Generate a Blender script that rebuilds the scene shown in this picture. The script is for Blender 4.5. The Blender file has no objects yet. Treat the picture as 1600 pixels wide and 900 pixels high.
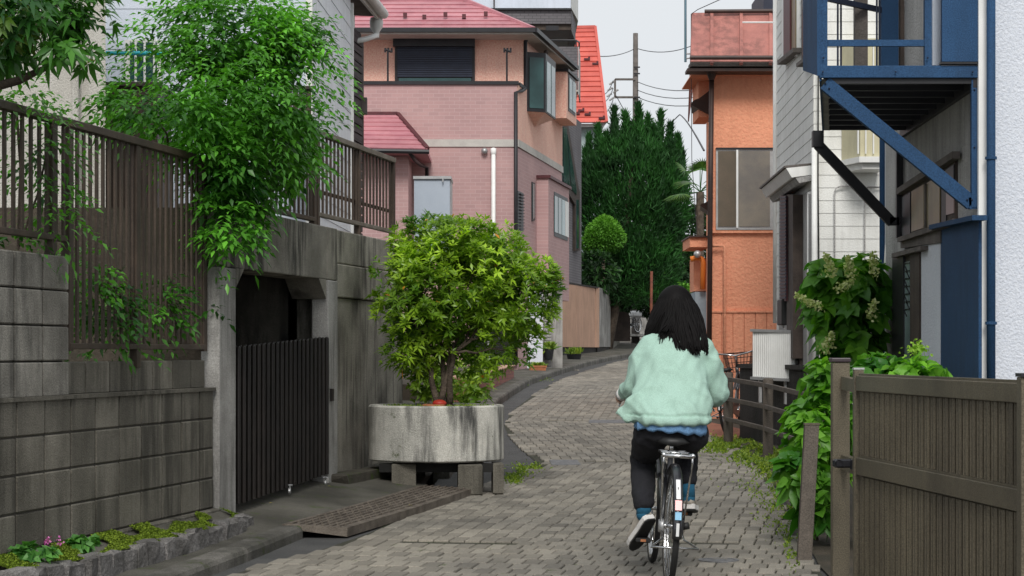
import bpy, bmesh, math, random
import numpy as np
from mathutils import Vector, Matrix, noise
random.seed(7); rng = np.random.default_rng(7)
S = bpy.context.scene; COL = S.collection
F = 3400.0; CH = 1.3; HZ = 549.0          # focal length in photo pixels, eye height, horizon row
# ---------------- camera, world, sun ----------------
cd = bpy.data.cameras.new('camera'); cam = bpy.data.objects.new('camera', cd); COL.objects.link(cam)
cam.location = (0, 0, CH); cam.rotation_euler = (math.pi/2, 0, 0)
cd.sensor_width = 36; cd.lens = F/1600*36; cd.shift_y = (HZ-450)/1600; cd.clip_end = 2000; cd.clip_start = .1
S.camera = cam
W = bpy.data.worlds.new('World'); S.world = W; W.use_nodes = True
nt = W.node_tree; nt.nodes.clear()
out = nt.nodes.new('ShaderNodeOutputWorld'); bg = nt.nodes.new('ShaderNodeBackground')
sky = nt.nodes.new('ShaderNodeTexSky'); sky.sky_type = 'NISHITA'; sky.sun_disc = False
SUN_EL, SUN_AZ = 42, 179
sky.sun_elevation = math.radians(SUN_EL); sky.sun_rotation = math.radians(SUN_AZ); sky.dust_density = 4; sky.air_density = 1
hs = nt.nodes.new('ShaderNodeHueSaturation'); hs.inputs['Saturation'].default_value = .12
mx = nt.nodes.new('ShaderNodeMix'); mx.data_type = 'RGBA'; mx.inputs[0].default_value = .86
mx.inputs[7].default_value = (7.6, 7.95, 8.3, 1)        # the even cloud layer
nz = nt.nodes.new('ShaderNodeTexNoise'); nz.inputs['Scale'].default_value = 2.2; nz.inputs['Detail'].default_value = 5
tc = nt.nodes.new('ShaderNodeTexCoord'); mr = nt.nodes.new('ShaderNodeMapRange')
mr.inputs['To Min'].default_value = .93; mr.inputs['To Max'].default_value = 1.07
vm = nt.nodes.new('ShaderNodeVectorMath'); vm.operation = 'SCALE'
L = nt.links.new
L(tc.outputs['Generated'], nz.inputs['Vector']); L(nz.outputs['Fac'], mr.inputs['Value'])
L(sky.outputs[0], hs.inputs['Color']); L(hs.outputs[0], mx.inputs[6]); L(mx.outputs[2], vm.inputs[0]); L(mr.outputs[0], vm.inputs['Scale'])
L(vm.outputs[0], bg.inputs['Color']); bg.inputs['Strength'].default_value = .089; L(bg.outputs[0], out.inputs['Surface'])
sd = bpy.data.lights.new('sun', 'SUN'); sun = bpy.data.objects.new('sun', sd); COL.objects.link(sun)
sd.energy = 2.0; sd.angle = math.radians(20); sd.color = (1, .97, .92)
az = math.radians(SUN_AZ); el = math.radians(SUN_EL)
sdir = Vector((math.sin(az)*math.cos(el), math.cos(az)*math.cos(el), math.sin(el)))
sun.rotation_euler = sdir.to_track_quat('Z', 'Y').to_euler()
S.view_settings.view_transform = 'Standard'; S.view_settings.look = 'None'; S.view_settings.exposure = .32; S.view_settings.gamma = 1
# ---------------- placing helpers ----------------
def V(*a): return Vector(a)
def P(px, py, Y): return V((px-800)*Y/F, Y, CH+(HZ-py)*Y/F)     # a photo point at a chosen distance
def gz(Y): return .0194*Y-.24                                    # the lane climbs gently
def G(px, py, dz=0):                                             # photo point on the lane
    Y = F*1.54/((py-HZ)+66); p = P(px, py, Y); p.z = gz(Y)+dz; return p
class Plane:                                                     # vertical plane through (x0,y0) heading (dx,dy)
    def __init__(s, x0, y0, k, off=0):
        s.k = k; n = math.hypot(1, k); s.d = V(k/n, 1/n, 0); s.n = V(1/n, -k/n, 0); s.p = V(x0, y0, 0)+s.n*off
        s.rx = x0; s.ry = y0
    def at(s, px, py, off=0):
        r = V((px-800)/F, 1, (HZ-py)/F); p0 = s.p+s.n*off
        t = (p0.x*s.n.x+p0.y*s.n.y)/(r.x*s.n.x+r.y*s.n.y); q = r*t; q.z += CH; return q
    def Y(s, Y, z, off=0):                                       # point by distance Y along it
        q = s.p+s.d*((Y-s.p.y)/s.d.y); q = q+s.n*off; q.z = z; return q
# ---------------- materials ----------------
def nd(t, typ, **kw):
    n = t.nodes.new(typ)
    for k, v in kw.items(): setattr(n, k, v)
    return n
def mixc(t, fac, a, b, mode='MIX'):
    m = nd(t, 'ShaderNodeMix', data_type='RGBA', blend_type=mode)
    for i, v in ((0, fac), (6, a), (7, b)):
        if isinstance(v, (int, float)): m.inputs[i].default_value = v
        elif isinstance(v, tuple): m.inputs[i].default_value = (*v[:3], 1)
        else: t.links.new(v, m.inputs[i])
    return m.outputs[2]
def noi(t, vec, sc, det=4, rough=.55, lo=None, hi=None):
    n = nd(t, 'ShaderNodeTexNoise'); n.inputs['Scale'].default_value = sc; n.inputs['Detail'].default_value = det; n.inputs['Roughness'].default_value = rough
    t.links.new(vec, n.inputs['Vector'])
    if lo is None: return n.outputs['Fac']
    r = nd(t, 'ShaderNodeMapRange', interpolation_type='SMOOTHSTEP'); r.inputs['From Min'].default_value = lo; r.inputs['From Max'].default_value = hi
    t.links.new(n.outputs['Fac'], r.inputs['Value']); return r.outputs[0]
def M(name, c, c2=None, sc=3, rough=.85, bump=.15, bsc=80, streak=0, scol=(.02, .02, .018), rand=0, moss=0, metal=0, spec=.35, grain=.12, gsc=150, tile=None, wave=None, edge=0, space='P', coat=0, attr=False):
    m = bpy.data.materials.new(name); m.use_nodes = True; t = m.node_tree; b = t.nodes['Principled BSDF']
    geo = nd(t, 'ShaderNodeNewGeometry'); tco = nd(t, 'ShaderNodeTexCoord')
    vec = geo.outputs['Position'] if space == 'P' else tco.outputs['Object']
    c2 = c2 or tuple(x*.75 for x in c)
    col = mixc(t, noi(t, vec, sc, 5, .6, .3, .7), c, c2)
    hgt = None
    if tile:                                                     # (width, height, mortar, mortar colour, plane key x,y)
        w, h, mo, mc, key, offs = tile
        sep = nd(t, 'ShaderNodeSeparateXYZ'); t.links.new(vec, sep.inputs[0])
        cmb = nd(t, 'ShaderNodeCombineXYZ'); t.links.new(sep.outputs[{'x': 0, 'y': 1}[key]], cmb.inputs[0]); t.links.new(sep.outputs[2], cmb.inputs[1])
        br = nd(t, 'ShaderNodeTexBrick', offset=offs); t.links.new(cmb.outputs[0], br.inputs['Vector'])
        br.inputs['Scale'].default_value = 1; br.inputs['Brick Width'].default_value = w; br.inputs['Row Height'].default_value = h
        br.inputs['Mortar Size'].default_value = mo; br.inputs['Mortar Smooth'].default_value = .2
        br.inputs['Color1'].default_value = (1.03, 1.02, 1.02, 1); br.inputs['Color2'].default_value = (.92, .92, .93, 1); br.inputs['Mortar'].default_value = (1, 1, 1, 1)
        col = mixc(t, 1.0, col, br.outputs['Color'], 'MULTIPLY'); col = mixc(t, br.outputs['Fac'], col, mc)
    g = noi(t, vec, gsc, 2, .7, .25, .75)
    col = mixc(t, grain, col, mixc(t, g, (0, 0, 0), (1, 1, 1)), 'OVERLAY')
    if streak:
        mp = nd(t, 'ShaderNodeMapping'); mp.inputs['Scale'].default_value = (7, 7, .8); t.links.new(vec, mp.inputs['Vector'])
        s1 = noi(t, mp.outputs[0], 1.1, 6, .65, .4, .62)
        s2 = noi(t, vec, 1.3, 3, .5, .3, .6)
        mu = nd(t, 'ShaderNodeMath', operation='MULTIPLY'); t.links.new(s1, mu.inputs[0]); t.links.new(s2, mu.inputs[1])
        m2 = nd(t, 'ShaderNodeMath', operation='MULTIPLY'); t.links.new(mu.outputs[0], m2.inputs[0]); m2.inputs[1].default_value = streak
        col = mixc(t, m2.outputs[0], col, scol)
    if moss:
        s = noi(t, vec, 6, 6, .7, .62-.3*moss, .75-.2*moss)
        col = mixc(t, s, col, (.05, .075, .012))
    if rand:
        oi = nd(t, 'ShaderNodeAttribute', attribute_name='rnd') if attr else nd(t, 'ShaderNodeObjectInfo'); r = nd(t, 'ShaderNodeMapRange'); r.inputs['To Min'].default_value = 1-rand; r.inputs['To Max'].default_value = 1+rand*.8
        t.links.new(oi.outputs['Fac' if attr else 'Random'], r.inputs['Value'])
        sc_ = nd(t, 'ShaderNodeVectorMath', operation='SCALE'); t.links.new(col, sc_.inputs[0]); t.links.new(r.outputs[0], sc_.inputs['Scale']); col = sc_.outputs[0]
    t.links.new(col, b.inputs['Base Color'])
    b.inputs['Roughness'].default_value = rough; b.inputs['Metallic'].default_value = metal; b.inputs['Specular IOR Level'].default_value = spec
    if coat: b.inputs['Coat Weight'].default_value = coat; b.inputs['Coat Roughness'].default_value = .15
    if bump:
        bp = nd(t, 'ShaderNodeBump'); bp.inputs['Strength'].default_value = bump; bp.inputs['Distance'].default_value = .02
        t.links.new(noi(t, vec, bsc, 4, .6), bp.inputs['Height']); t.links.new(bp.outputs[0], b.inputs['Normal'])
    return m
def leafmat(name, c, c2, rough=.45, trans=.3, c3=None):          # c darkest leaf, c2 lightest leaf, by the per-leaf value 'rnd'
    m = bpy.data.materials.new(name); m.use_nodes = True; t = m.node_tree; b = t.nodes['Principled BSDF']
    at = nd(t, 'ShaderNodeAttribute', attribute_name='rnd'); cr = nd(t, 'ShaderNodeValToRGB'); t.links.new(at.outputs['Fac'], cr.inputs[0])
    cr.color_ramp.elements[0].color = (*c, 1); cr.color_ramp.elements[1].color = (*c2, 1)
    if c3: e = cr.color_ramp.elements.new(.985); e.color = (*c2, 1); cr.color_ramp.elements[-1].color = (*c3, 1)
    b.inputs['Roughness'].default_value = rough; b.inputs['Specular IOR Level'].default_value = .4; t.links.new(cr.outputs[0], b.inputs['Base Color'])
    tr = nd(t, 'ShaderNodeBsdfTranslucent'); br = nd(t, 'ShaderNodeMix', data_type='RGBA', blend_type='MULTIPLY'); br.inputs[0].default_value = 1
    t.links.new(cr.outputs[0], br.inputs[6]); br.inputs[7].default_value = (1.3, 1.5, .5, 1); t.links.new(br.outputs[2], tr.inputs['Color'])
    ms = nd(t, 'ShaderNodeMixShader'); ms.inputs[0].default_value = trans; t.links.new(b.outputs[0], ms.inputs[1]); t.links.new(tr.outputs[0], ms.inputs[2])
    t.links.new(ms.outputs[0], t.nodes['Material Output'].inputs['Surface']); return m
def glassmat(name, c, rough=.08, spec=.8):
    m = bpy.data.materials.new(name); m.use_nodes = True; t = m.node_tree; b = t.nodes['Principled BSDF']
    geo = nd(t, 'ShaderNodeNewGeometry')
    col = mixc(t, noi(t, geo.outputs['Position'], 1.2, 3, .5, .35, .65), c, tuple(x*.55 for x in c)); t.links.new(col, b.inputs['Base Color'])
    b.inputs['Roughness'].default_value = rough; b.inputs['Specular IOR Level'].default_value = spec; return m
# ---------------- mesh helpers ----------------
class MB:
    def __init__(s): s.v = []; s.f = []
    def add(s, vs, fs):
        o = len(s.v); s.v += [tuple(v) for v in vs]; s.f += [tuple(i+o for i in f) for f in fs]; return s
    def hexa(s, a, b):                                           # a: 4 bottom points, b: 4 top points, same order
        return s.add(list(a)+list(b), [(3, 2, 1, 0), (4, 5, 6, 7), (0, 1, 5, 4), (1, 2, 6, 5), (2, 3, 7, 6), (3, 0, 4, 7)])
    def box(s, c, sz, rz=0, ch=0):
        c = V(*c); x, y, z = [k/2 for k in sz]; R = Matrix.Rotation(rz, 3, 'Z')
        if not ch:
            q = lambda zz: [c+R@V(i, j, zz) for i, j in ((-x, -y), (x, -y), (x, y), (-x, y))]
            return s.hexa(q(-z), q(z))
        pts = []                                                 # chamfered box
        for zz, k in ((-z, ch), (-z+ch, 0), (z-ch, 0), (z, ch)):
            pts += [c+R@V(i*(x-k), j*(y-k), zz) for i, j in ((-1, -1), (1, -1), (1, 1), (-1, 1))]
        fs = [(3, 2, 1, 0), (12, 13, 14, 15)]
        for r in range(3):
            for i in range(4): a = r*4+i; b_ = r*4+(i+1) % 4; fs.append((a, b_, b_+4, a+4))
        return s.add(pts, fs)
    def beam(s, a, b, w, h, up=V(0, 0, 1)):                      # bar with w across and h along up
        a = V(*a); b = V(*b); d = (b-a).normalized(); sx = d.cross(up)
        if sx.length < 1e-4: sx = d.cross(V(0, 1, 0))
        sx.normalize(); u = sx.cross(d).normalized(); sx *= w/2; u *= h/2
        return s.hexa([a-sx-u, a+sx-u, a+sx+u, a-sx+u][::-1], [b-sx-u, b+sx-u, b+sx+u, b-sx+u][::-1])
    def quad(s, a, b, c, d): return s.add([a, b, c, d], [(0, 1, 2, 3)])
    def slab(s, pts, vec):                                       # polygon pushed along vec
        n = len(pts); vec = V(*vec); q = [V(*p)+vec for p in pts]
        return s.add(list(pts)+q, [tuple(range(n))[::-1], tuple(range(n, 2*n))]+[(i, (i+1) % n, (i+1) % n+n, i+n) for i in range(n)])
    def tube(s, pts, r, n=8, caps=True):
        pts = [V(*p) for p in pts]; m = len(pts); rs = r if isinstance(r, (list, tuple)) else [r]*m
        o = len(s.v); pu = None
        for i, p in enumerate(pts):
            d = (pts[min(i+1, m-1)]-pts[max(i-1, 0)]).normalized()
            u = (pu - d*pu.dot(d)) if pu else (V(0, 0, 1).cross(d) if abs(d.z) < .9 else V(1, 0, 0).cross(d))
            u.normalize(); pu = u; w = d.cross(u)
            for k in range(n): a = 2*math.pi*k/n; s.v.append(tuple(p+(u*math.cos(a)+w*math.sin(a))*rs[i]))
        for i in range(m-1):
            for k in range(n): a = o+i*n+k; b = o+i*n+(k+1) % n; s.f.append((a, b, b+n, a+n))
        if caps: s.f.append(tuple(o+k for k in range(n))[::-1]); s.f.append(tuple(o+(m-1)*n+k for k in range(n)))
        return s
    def lathe(s, c, prof, n=32, axis='z'):                       # prof: (radius, height)
        o = len(s.v); c = V(*c)
        for r, h in prof:
            for k in range(n):
                a = 2*math.pi*k/n; x, y = r*math.cos(a), r*math.sin(a)
                s.v.append(tuple(c+(V(x, y, h) if axis == 'z' else V(h, x, y) if axis == 'x' else V(x, h, y))))
        for i in range(len(prof)-1):
            for k in range(n): a = o+i*n+k; b = o+i*n+(k+1) % n; s.f.append((a, b, b+n, a+n))
        return s
    def ball(s, c, r, n=12, sc=(1, 1, 1)):
        prof = [(max(1e-4, math.sin(math.pi*i/n)), -math.cos(math.pi*i/n)) for i in range(n+1)]
        o = len(s.v); s.lathe((0, 0, 0), prof, n*2)
        for i in range(o, len(s.v)): v = s.v[i]; s.v[i] = (c[0]+v[0]*r*sc[0], c[1]+v[1]*r*sc[1], c[2]+v[2]*r*sc[2])
        return s
def base(o):
    p = V(0, 0, 0)
    while o: p += o.location; o = o.parent
    return p
def tagp(o, label=None, cat=None, group=None, kind=None):
    for k, v in (('label', label), ('category', cat), ('group', group), ('kind', kind)):
        if v: o[k] = v
    return o
def mesh_of(name, vs, fs, m=None, smooth=False, off=V(0, 0, 0)):
    me = bpy.data.meshes.new(name); me.from_pydata([(v[0]-off.x, v[1]-off.y, v[2]-off.z) for v in vs], [], fs)
    if m: me.materials.append(m)
    if smooth: me.shade_smooth()
    me.update(); return me
def B(mb, name, m, parent=None, label=None, cat=None, group=None, kind=None, smooth=False, bev=0, fix=True):
    off = base(parent) if parent else V(0, 0, 0); loc = V(0, 0, 0)
    if parent is None and kind is None:                          # top-level mesh: origin at its base
        a = np.array(mb.v); loc = V((a[:, 0].min()+a[:, 0].max())/2, (a[:, 1].min()+a[:, 1].max())/2, a[:, 2].min())
    me = mesh_of(name, mb.v, mb.f, m, False, off+loc)
    if fix:
        bm = bmesh.new(); bm.from_mesh(me); bmesh.ops.recalc_face_normals(bm, faces=bm.faces); bm.to_mesh(me); bm.free()
    if smooth: me.shade_smooth()
    o = bpy.data.objects.new(name, me); COL.objects.link(o); o.location = loc
    if parent: o.parent = parent
    if bev: b = o.modifiers.new('bevel', 'BEVEL'); b.width = bev; b.segments = 2; b.limit_method = 'ANGLE'
    return tagp(o, label, cat, group, kind)
def T(name, label, cat, loc, group=None):
    o = bpy.data.objects.new(name, None); COL.objects.link(o); o.location = V(*loc); o.empty_display_size = .1
    return tagp(o, label, cat, group)
def inst(name, me, loc, parent=None, rz=0, scale=None, label=None, cat=None, group=None, kind=None):
    o = bpy.data.objects.new(name, me); COL.objects.link(o); o.location = V(*loc)-(base(parent) if parent else V(0, 0, 0))
    o.rotation_euler[2] = rz
    if scale: o.scale = scale
    if parent: o.parent = parent
    return tagp(o, label, cat, group, kind)
def leaves(name, pos, dr, up, ln, wd, rnd, m, parent=None, droop=.25, fold=.15, **kw):
    pos = np.asarray(pos, float); n = len(pos); dr = np.asarray(dr, float); up = np.asarray(up, float)
    ln = np.broadcast_to(ln, n)[:, None]; wd = np.broadcast_to(wd, n)[:, None]
    dr = dr/np.maximum(np.linalg.norm(dr, axis=1, keepdims=True), 1e-6); sd_ = np.cross(dr, up); sd_ /= np.maximum(np.linalg.norm(sd_, axis=1, keepdims=True), 1e-6)
    nn = np.cross(sd_, dr)
    z = np.array([[0, 0, 1.]])
    v0 = pos; c = pos+dr*ln*.5-z*ln*droop*.2; l = pos+dr*ln*.42-sd_*wd/2+nn*wd*fold-z*ln*droop*.2; r = pos+dr*ln*.42+sd_*wd/2+nn*wd*fold-z*ln*droop*.2; tp = pos+dr*ln*.96-z*ln*droop
    vs = np.stack([v0, l, c, r, tp], 1).reshape(-1, 3)
    off = base(parent) if parent else V(0, 0, 0); loc = V(0, 0, 0)
    if parent is None and not kw.get('kind'):
        loc = V(*pos.mean(0)); loc.z = pos[:, 2].min()
    vs = vs-np.array(off+loc)
    i = (np.arange(n)*5)[:, None]
    tri = (i+np.array([[0, 2, 1, 0, 3, 2, 1, 2, 4, 2, 3, 4]])).reshape(-1).astype(np.int32)
    me = bpy.data.meshes.new(name); me.vertices.add(n*5); me.vertices.foreach_set('co', vs.ravel()); me.loops.add(n*12); me.loops.foreach_set('vertex_index', tri)
    me.polygons.add(n*4); me.polygons.foreach_set('loop_start', np.arange(0, n*12, 3, dtype=np.int32)); me.update(calc_edges=True)
    a = me.attributes.new('rnd', 'FLOAT', 'POINT'); a.data.foreach_set('value', np.repeat(np.clip(rnd, 0, 1), 5).astype(np.float32))
    me.materials.append(m); me.shade_smooth()
    o = bpy.data.objects.new(name, me); COL.objects.link(o); o.location = loc
    if parent: o.parent = parent
    return tagp(o, kw.get('label'), kw.get('cat'), kw.get('group'), kw.get('kind'))
def lobe_pts(lobes, n, shell=.55):                               # points in ellipsoids (centre, radii), denser toward the outside
    w = np.array([l[1][0]*l[1][1]*l[1][2] for l in lobes])**.67; k = rng.choice(len(lobes), n, p=w/w.sum())
    d = rng.normal(size=(n, 3)); d /= np.linalg.norm(d, axis=1, keepdims=True); r = shell+(1-shell)*rng.random(n)**.5; r *= np.where(rng.random(n) < .25, rng.random(n), 1)
    C = np.array([l[0] for l in lobes])[k]; R = np.array([l[1] for l in lobes])[k]
    return C+d*R*r[:, None], d, r
def LB(px, py, Y, rx, ry, rd): p = P(px, py, Y); return ((p.x, p.y, p.z), (rx*Y/F, rd, ry*Y/F))   # lobe sized in photo pixels
def bigleaves(name, pos, dr, up, ln, wd, rnd, m, parent=None, droop=.25, fold=.12, **kw):      # broad leaves: rounder outline, eight faces
    pos = np.asarray(pos, float); n = len(pos); dr = dr/np.maximum(np.linalg.norm(dr, axis=1, keepdims=True), 1e-6); s_ = np.cross(dr, up); s_ /= np.maximum(np.linalg.norm(s_, axis=1, keepdims=True), 1e-6); nn = np.cross(s_, dr)
    ln = np.broadcast_to(ln, n)[:, None]; wd = np.broadcast_to(wd, n)[:, None]; z = np.array([[0, 0, 1.]])
    def q(t, w, up_=0): return pos+dr*ln*t+s_*wd*w+nn*wd*up_-z*ln*droop*t*t+nn*wd*.04*rng.normal(size=(n, 1))
    vs = np.stack([q(0, 0), q(.16, -.3, fold), q(.16, .3, fold), q(.36, 0), q(.42, -.5, fold*1.3), q(.42, .5, fold*1.3), q(.7, -.36, fold), q(.7, .36, fold), q(.7, 0), q(1, 0)], 1).reshape(-1, 3)
    off = base(parent) if parent else V(0, 0, 0); vs = vs-np.array(off)
    T3 = np.array([[0, 3, 1], [0, 2, 3], [1, 3, 4], [2, 5, 3], [3, 8, 6], [3, 6, 4], [3, 5, 7], [3, 7, 8], [6, 8, 9], [8, 7, 9]]).ravel()
    tri = ((np.arange(n)*10)[:, None]+T3[None]).reshape(-1).astype(np.int32); me = bpy.data.meshes.new(name); me.vertices.add(n*10); me.vertices.foreach_set('co', vs.ravel()); me.loops.add(len(tri)); me.loops.foreach_set('vertex_index', tri)
    me.polygons.add(n*10); me.polygons.foreach_set('loop_start', np.arange(0, n*30, 3, dtype=np.int32)); me.update(calc_edges=True)
    a = me.attributes.new('rnd', 'FLOAT', 'POINT'); a.data.foreach_set('value', np.repeat(np.clip(rnd, 0, 1), 10).astype(np.float32)); me.materials.append(m); me.shade_smooth()
    o = bpy.data.objects.new(name, me); COL.objects.link(o); o.parent = parent; return tagp(o, kind=kw.get('kind'))
def gaps(p, freq, th):                                            # True where a cluster stays, so crowns open up
    return np.array([noise.noise(V(*(q*freq)))+.5*noise.noise(V(*(q*freq*2.3))) for q in p]) > th
def whorls(pts, out, k, ln, wd, spread=.9, upb=.5):               # k leaves round each point
    n = len(pts); ax = out*.6+np.array([0, 0, upb])+rng.normal(size=(n, 3))*.35; ax /= np.linalg.norm(ax, axis=1, keepdims=True)
    t = rng.normal(size=(n, 3)); t -= ax*(t*ax).sum(1, keepdims=True); t /= np.linalg.norm(t, axis=1, keepdims=True); b = np.cross(ax, t)
    Pp = []; D = []; U = []; I = []
    for j in range(k):
        a = 2*math.pi*j/k+rng.random(n)*.7; d = (t*np.cos(a)[:, None]+b*np.sin(a)[:, None])*spread+ax*(.25+.5*rng.random((n, 1)))
        Pp.append(pts+ax*rng.random((n, 1))*ln*.35); D.append(d); U.append(ax); I.append(np.arange(n))
    return np.concatenate(Pp), np.concatenate(D), np.concatenate(U), np.concatenate(I)
def twigs(pts, out, k, tl, gravity=.5):                           # pinnate twig: leaves alternate along a drooping stem
    n = len(pts); ax = out+rng.normal(size=(n, 3))*.5; ax[:, 2] = ax[:, 2]*.5+.1; ax /= np.linalg.norm(ax, axis=1, keepdims=True)
    sd_ = np.cross(ax, [0, 0, 1.]); sd_ /= np.maximum(np.linalg.norm(sd_, axis=1, keepdims=True), 1e-5)
    Pp = []; D = []; U = []; I = []
    for j in range(k):
        s = (j+.5)/k; p = pts+ax*tl*s-np.array([0, 0, 1.])*tl*gravity*s*s
        sg = 1 if j % 2 else -1; d = sd_*sg*.9+ax*.6+rng.normal(size=(n, 3))*.22-np.array([0, 0, .25])
        if j == k-1: d = ax-np.array([0, 0, gravity])
        Pp.append(p); D.append(d); U.append(np.tile([[0, 0, 1.]], (n, 1))+rng.normal(size=(n, 3))*.3); I.append(np.arange(n))
    return np.concatenate(Pp), np.concatenate(D), np.concatenate(U), np.concatenate(I)
def bend(a, b, k=6, amp=.05, sag=0):
    a = V(*a); b = V(*b); r = []
    for i in range(k+1):
        t = i/k; w = math.sin(math.pi*t); r.append(a.lerp(b, t)+V(random.uniform(-amp, amp), random.uniform(-amp, amp), random.uniform(-amp, amp)*.5-sag)*w)
    return r
# ================= materials =================
m_soil = M('soil', (.07, .055, .04), (.04, .035, .025), bump=.6, bsc=40)
m_asph = M('asphalt', (.085, .083, .082), (.06, .06, .06), 2, .9, .5, 160, grain=.4)
m_joint = M('joint_sand', (.06, .055, .045), (.035, .04, .02), 5, .95, .5, 120)
PC = dict(c=(.26, .235, .195), c2=(.165, .152, .13), sc=.6, rough=.82, bump=.35, bsc=130, grain=.45, gsc=220)
m_paver = M('paver', rand=.26, moss=.02, **PC); m_paverf = M('paver_field', rand=.3, attr=True, **PC)
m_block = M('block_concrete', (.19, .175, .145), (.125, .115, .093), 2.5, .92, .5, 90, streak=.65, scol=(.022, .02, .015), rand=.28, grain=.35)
m_blocku = M('block_light', (.3, .285, .25), (.16, .15, .13), 3, .92, .5, 90, streak=.6, scol=(.04, .038, .034), rand=.2, grain=.35)
m_conc = M('cast_concrete', (.33, .31, .265), (.16, .15, .125), 1.6, .9, .35, 60, streak=1.0, scol=(.018, .017, .014), grain=.3)
m_pillar = M('pale_concrete', (.4, .39, .37), (.25, .24, .225), 2.2, .9, .3, 60, streak=.6, scol=(.07, .065, .06), grain=.3)
m_dark = M('near_black', (.022, .021, .02), (.013, .013, .012), 2, .95, .3, 60)  # near-black colour stands in for the shade inside the garage
m_kerb = M('kerb_stone', (.16, .15, .135), (.07, .066, .055), 3, .92, .5, 70, streak=.4, grain=.4, rand=.15, moss=.18)
m_pave = M('pavement', (.12, .112, .095), (.05, .047, .038), 1.3, .93, .6, 60, grain=.4, moss=.2)
m_rough = M('rough_stone', (.2, .19, .185), (.09, .085, .08), 6, .9, .9, 30, rand=.3, grain=.4)
m_moss = leafmat('moss', (.09, .14, .01), (.2, .28, .02), .9, .1)
m_brown = M('brown_metal', (.078, .055, .04), (.045, .033, .025), 3, .55, .12, 90, streak=.5, scol=(.02, .014, .01), grain=.25, spec=.3)
m_gate = M('dark_gate_metal', (.018, .014, .012), (.011, .009, .008), 6, .5, .1, 90, grain=.25, rand=.25)
m_chrome = M('chrome', (.7, .7, .7), (.5, .5, .5), 20, .22, .02, 50, metal=1, grain=.05)
m_steel = M('galvanised', (.5, .5, .5), (.32, .32, .32), 6, .45, .08, 50, metal=.7)
m_plant = M('planter_concrete', (.68, .66, .6), (.42, .41, .37), 3, .9, .5, 90, streak=1.0, scol=(.07, .07, .066), grain=.3, moss=.06)
m_ramp = M('ramp_iron', (.16, .135, .11), (.08, .065, .052), 8, .7, .4, 90, grain=.4)
m_bark = M('bark', (.13, .1, .075), (.06, .045, .035), 9, .95, .9, 60)
m_iron = M('manhole_iron', (.2, .2, .205), (.11, .11, .112), 14, .6, .5, 160, metal=.3)
m_black = M('black_plastic', (.02, .02, .02), (.012, .012, .012), 5, .5, .05, 60)
# ================= ground, road, paving =================
g = MB(); YS = [-12, 12, 20, 30, 40, 60, 80, 110, 160, 300]
for a, b in zip(YS, YS[1:]):
    g.quad((-90, a, gz(a)-.09), (90, a, gz(a)-.09), (90, b, gz(b)-.09), (-90, b, gz(b)-.09))
B(g, 'ground', m_soil, kind='structure')
KL = [(-2.6, 8.0), (-1.83, 12.2), (-1.62, 13.4), (-1.42, 14.7), (-1.0, 16.3), (-.62, 17.9), (-.52, 22), (-.42, 28), (-.207, 35), (.08, 40), (.395, 44.8), (1.23, 52.4), (2.1, 59.5), (3.12, 66.3), (4.4, 73), (7.5, 84)]
PL = [(-2.3, 9.0), (-1.72, 12.4), (-1.49, 13.19), (-1.06, 14.46), (-.55, 18.1), (-.12, 19.6), (.29, 21.4), (.0, 25.5), (-.11, 28.8), (0, 33), (.42, 39.7), (1.0, 47), (1.62, 52.4), (2.96, 63), (4.3, 71), (7.7, 84)]
PR = [(1.72, 8), (1.78, 12.5), (2.1, 16.5), (2.5, 22.1), (2.6, 25.3), (2.7, 30), (3.0, 40), (3.7, 50), (5.2, 62), (7, 74), (11, 84)]
def lerpX(T_, y):
    for (x0, y0), (x1, y1) in zip(T_, T_[1:]):
        if y <= y1: t = (y-y0)/(y1-y0); return x0+(x1-x0)*t
    return T_[-1][0]
road = MB(); ys = [8+i*1.0 for i in range(77)]
for a, b in zip(ys, ys[1:]):
    road.quad((lerpX(KL, a)-.1, a, gz(a)-.012), (lerpX(PR, a)+.9, a, gz(a)-.012), (lerpX(PR, b)+.9, b, gz(b)-.012), (lerpX(KL, b)-.1, b, gz(b)-.012))
ROAD = B(road, 'road', m_asph, kind='structure')
jb = MB()
for a, b in zip(ys[1:], ys[2:]):
    jb.quad((lerpX(PL, a), a, gz(a)-.006), (lerpX(PR, a), a, gz(a)-.006), (lerpX(PR, b), b, gz(b)-.006), (lerpX(PL, b), b, gz(b)-.006))
B(jb, 'joint_bed', m_joint, ROAD)
secs = [(9.2, 14.3, 9.6, .105, .255, .42), (14.3, 21.9, 9.6, .105, .25, .1), (21.9, 29.9, -3.4, .105, .25, .12), (29.9, 43, 4.2, .115, .27, .1), (43, 82, 8, .115, .27, .3)]
plist = []
for (y0, y1, ang, w, l, jog) in secs:
    a = math.radians(ang); ux, uy = math.sin(a), math.cos(a); cx, cy = 1.0, y0
    for r in range(-30, int((y1-y0)/l)+30):
        for c in range(-70, 75):
            lx = (c+jog*(r % 2))*w; ly = r*l; x = cx+ux*ly+uy*lx; y = cy+uy*ly-ux*lx
            if y0+.03 < y-l/2+.12 and y+l/2 < y1+.11 and lerpX(PL, y)+.03 < x < lerpX(PR, y)-.03 and y > 9.6: plist.append((y, x, a, w, l))
def paver_mesh(w, l):
    k = MB(); h = .008; x, y = w/2-.004, l/2-.004; q = lambda s, z: [(-x+s, -y+s, z), (x-s, -y+s, z), (x-s, y-s, z), (-x+s, y-s, z)]
    vs = q(0, -h)+q(0, h*.2)+q(.004, h); fs = [(8, 9, 10, 11)]
    for r in (0, 4):
        for i in range(4): fs.append((r+i, r+(i+1) % 4, r+(i+1) % 4+4, r+i+4))
    return vs, fs
vis = [p for p in plist if p[0] > 12.25 and 380 < 800+p[1]*F/p[0] < 1300]; vis.sort(); near = set(vis[:300]); pm = {}
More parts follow.
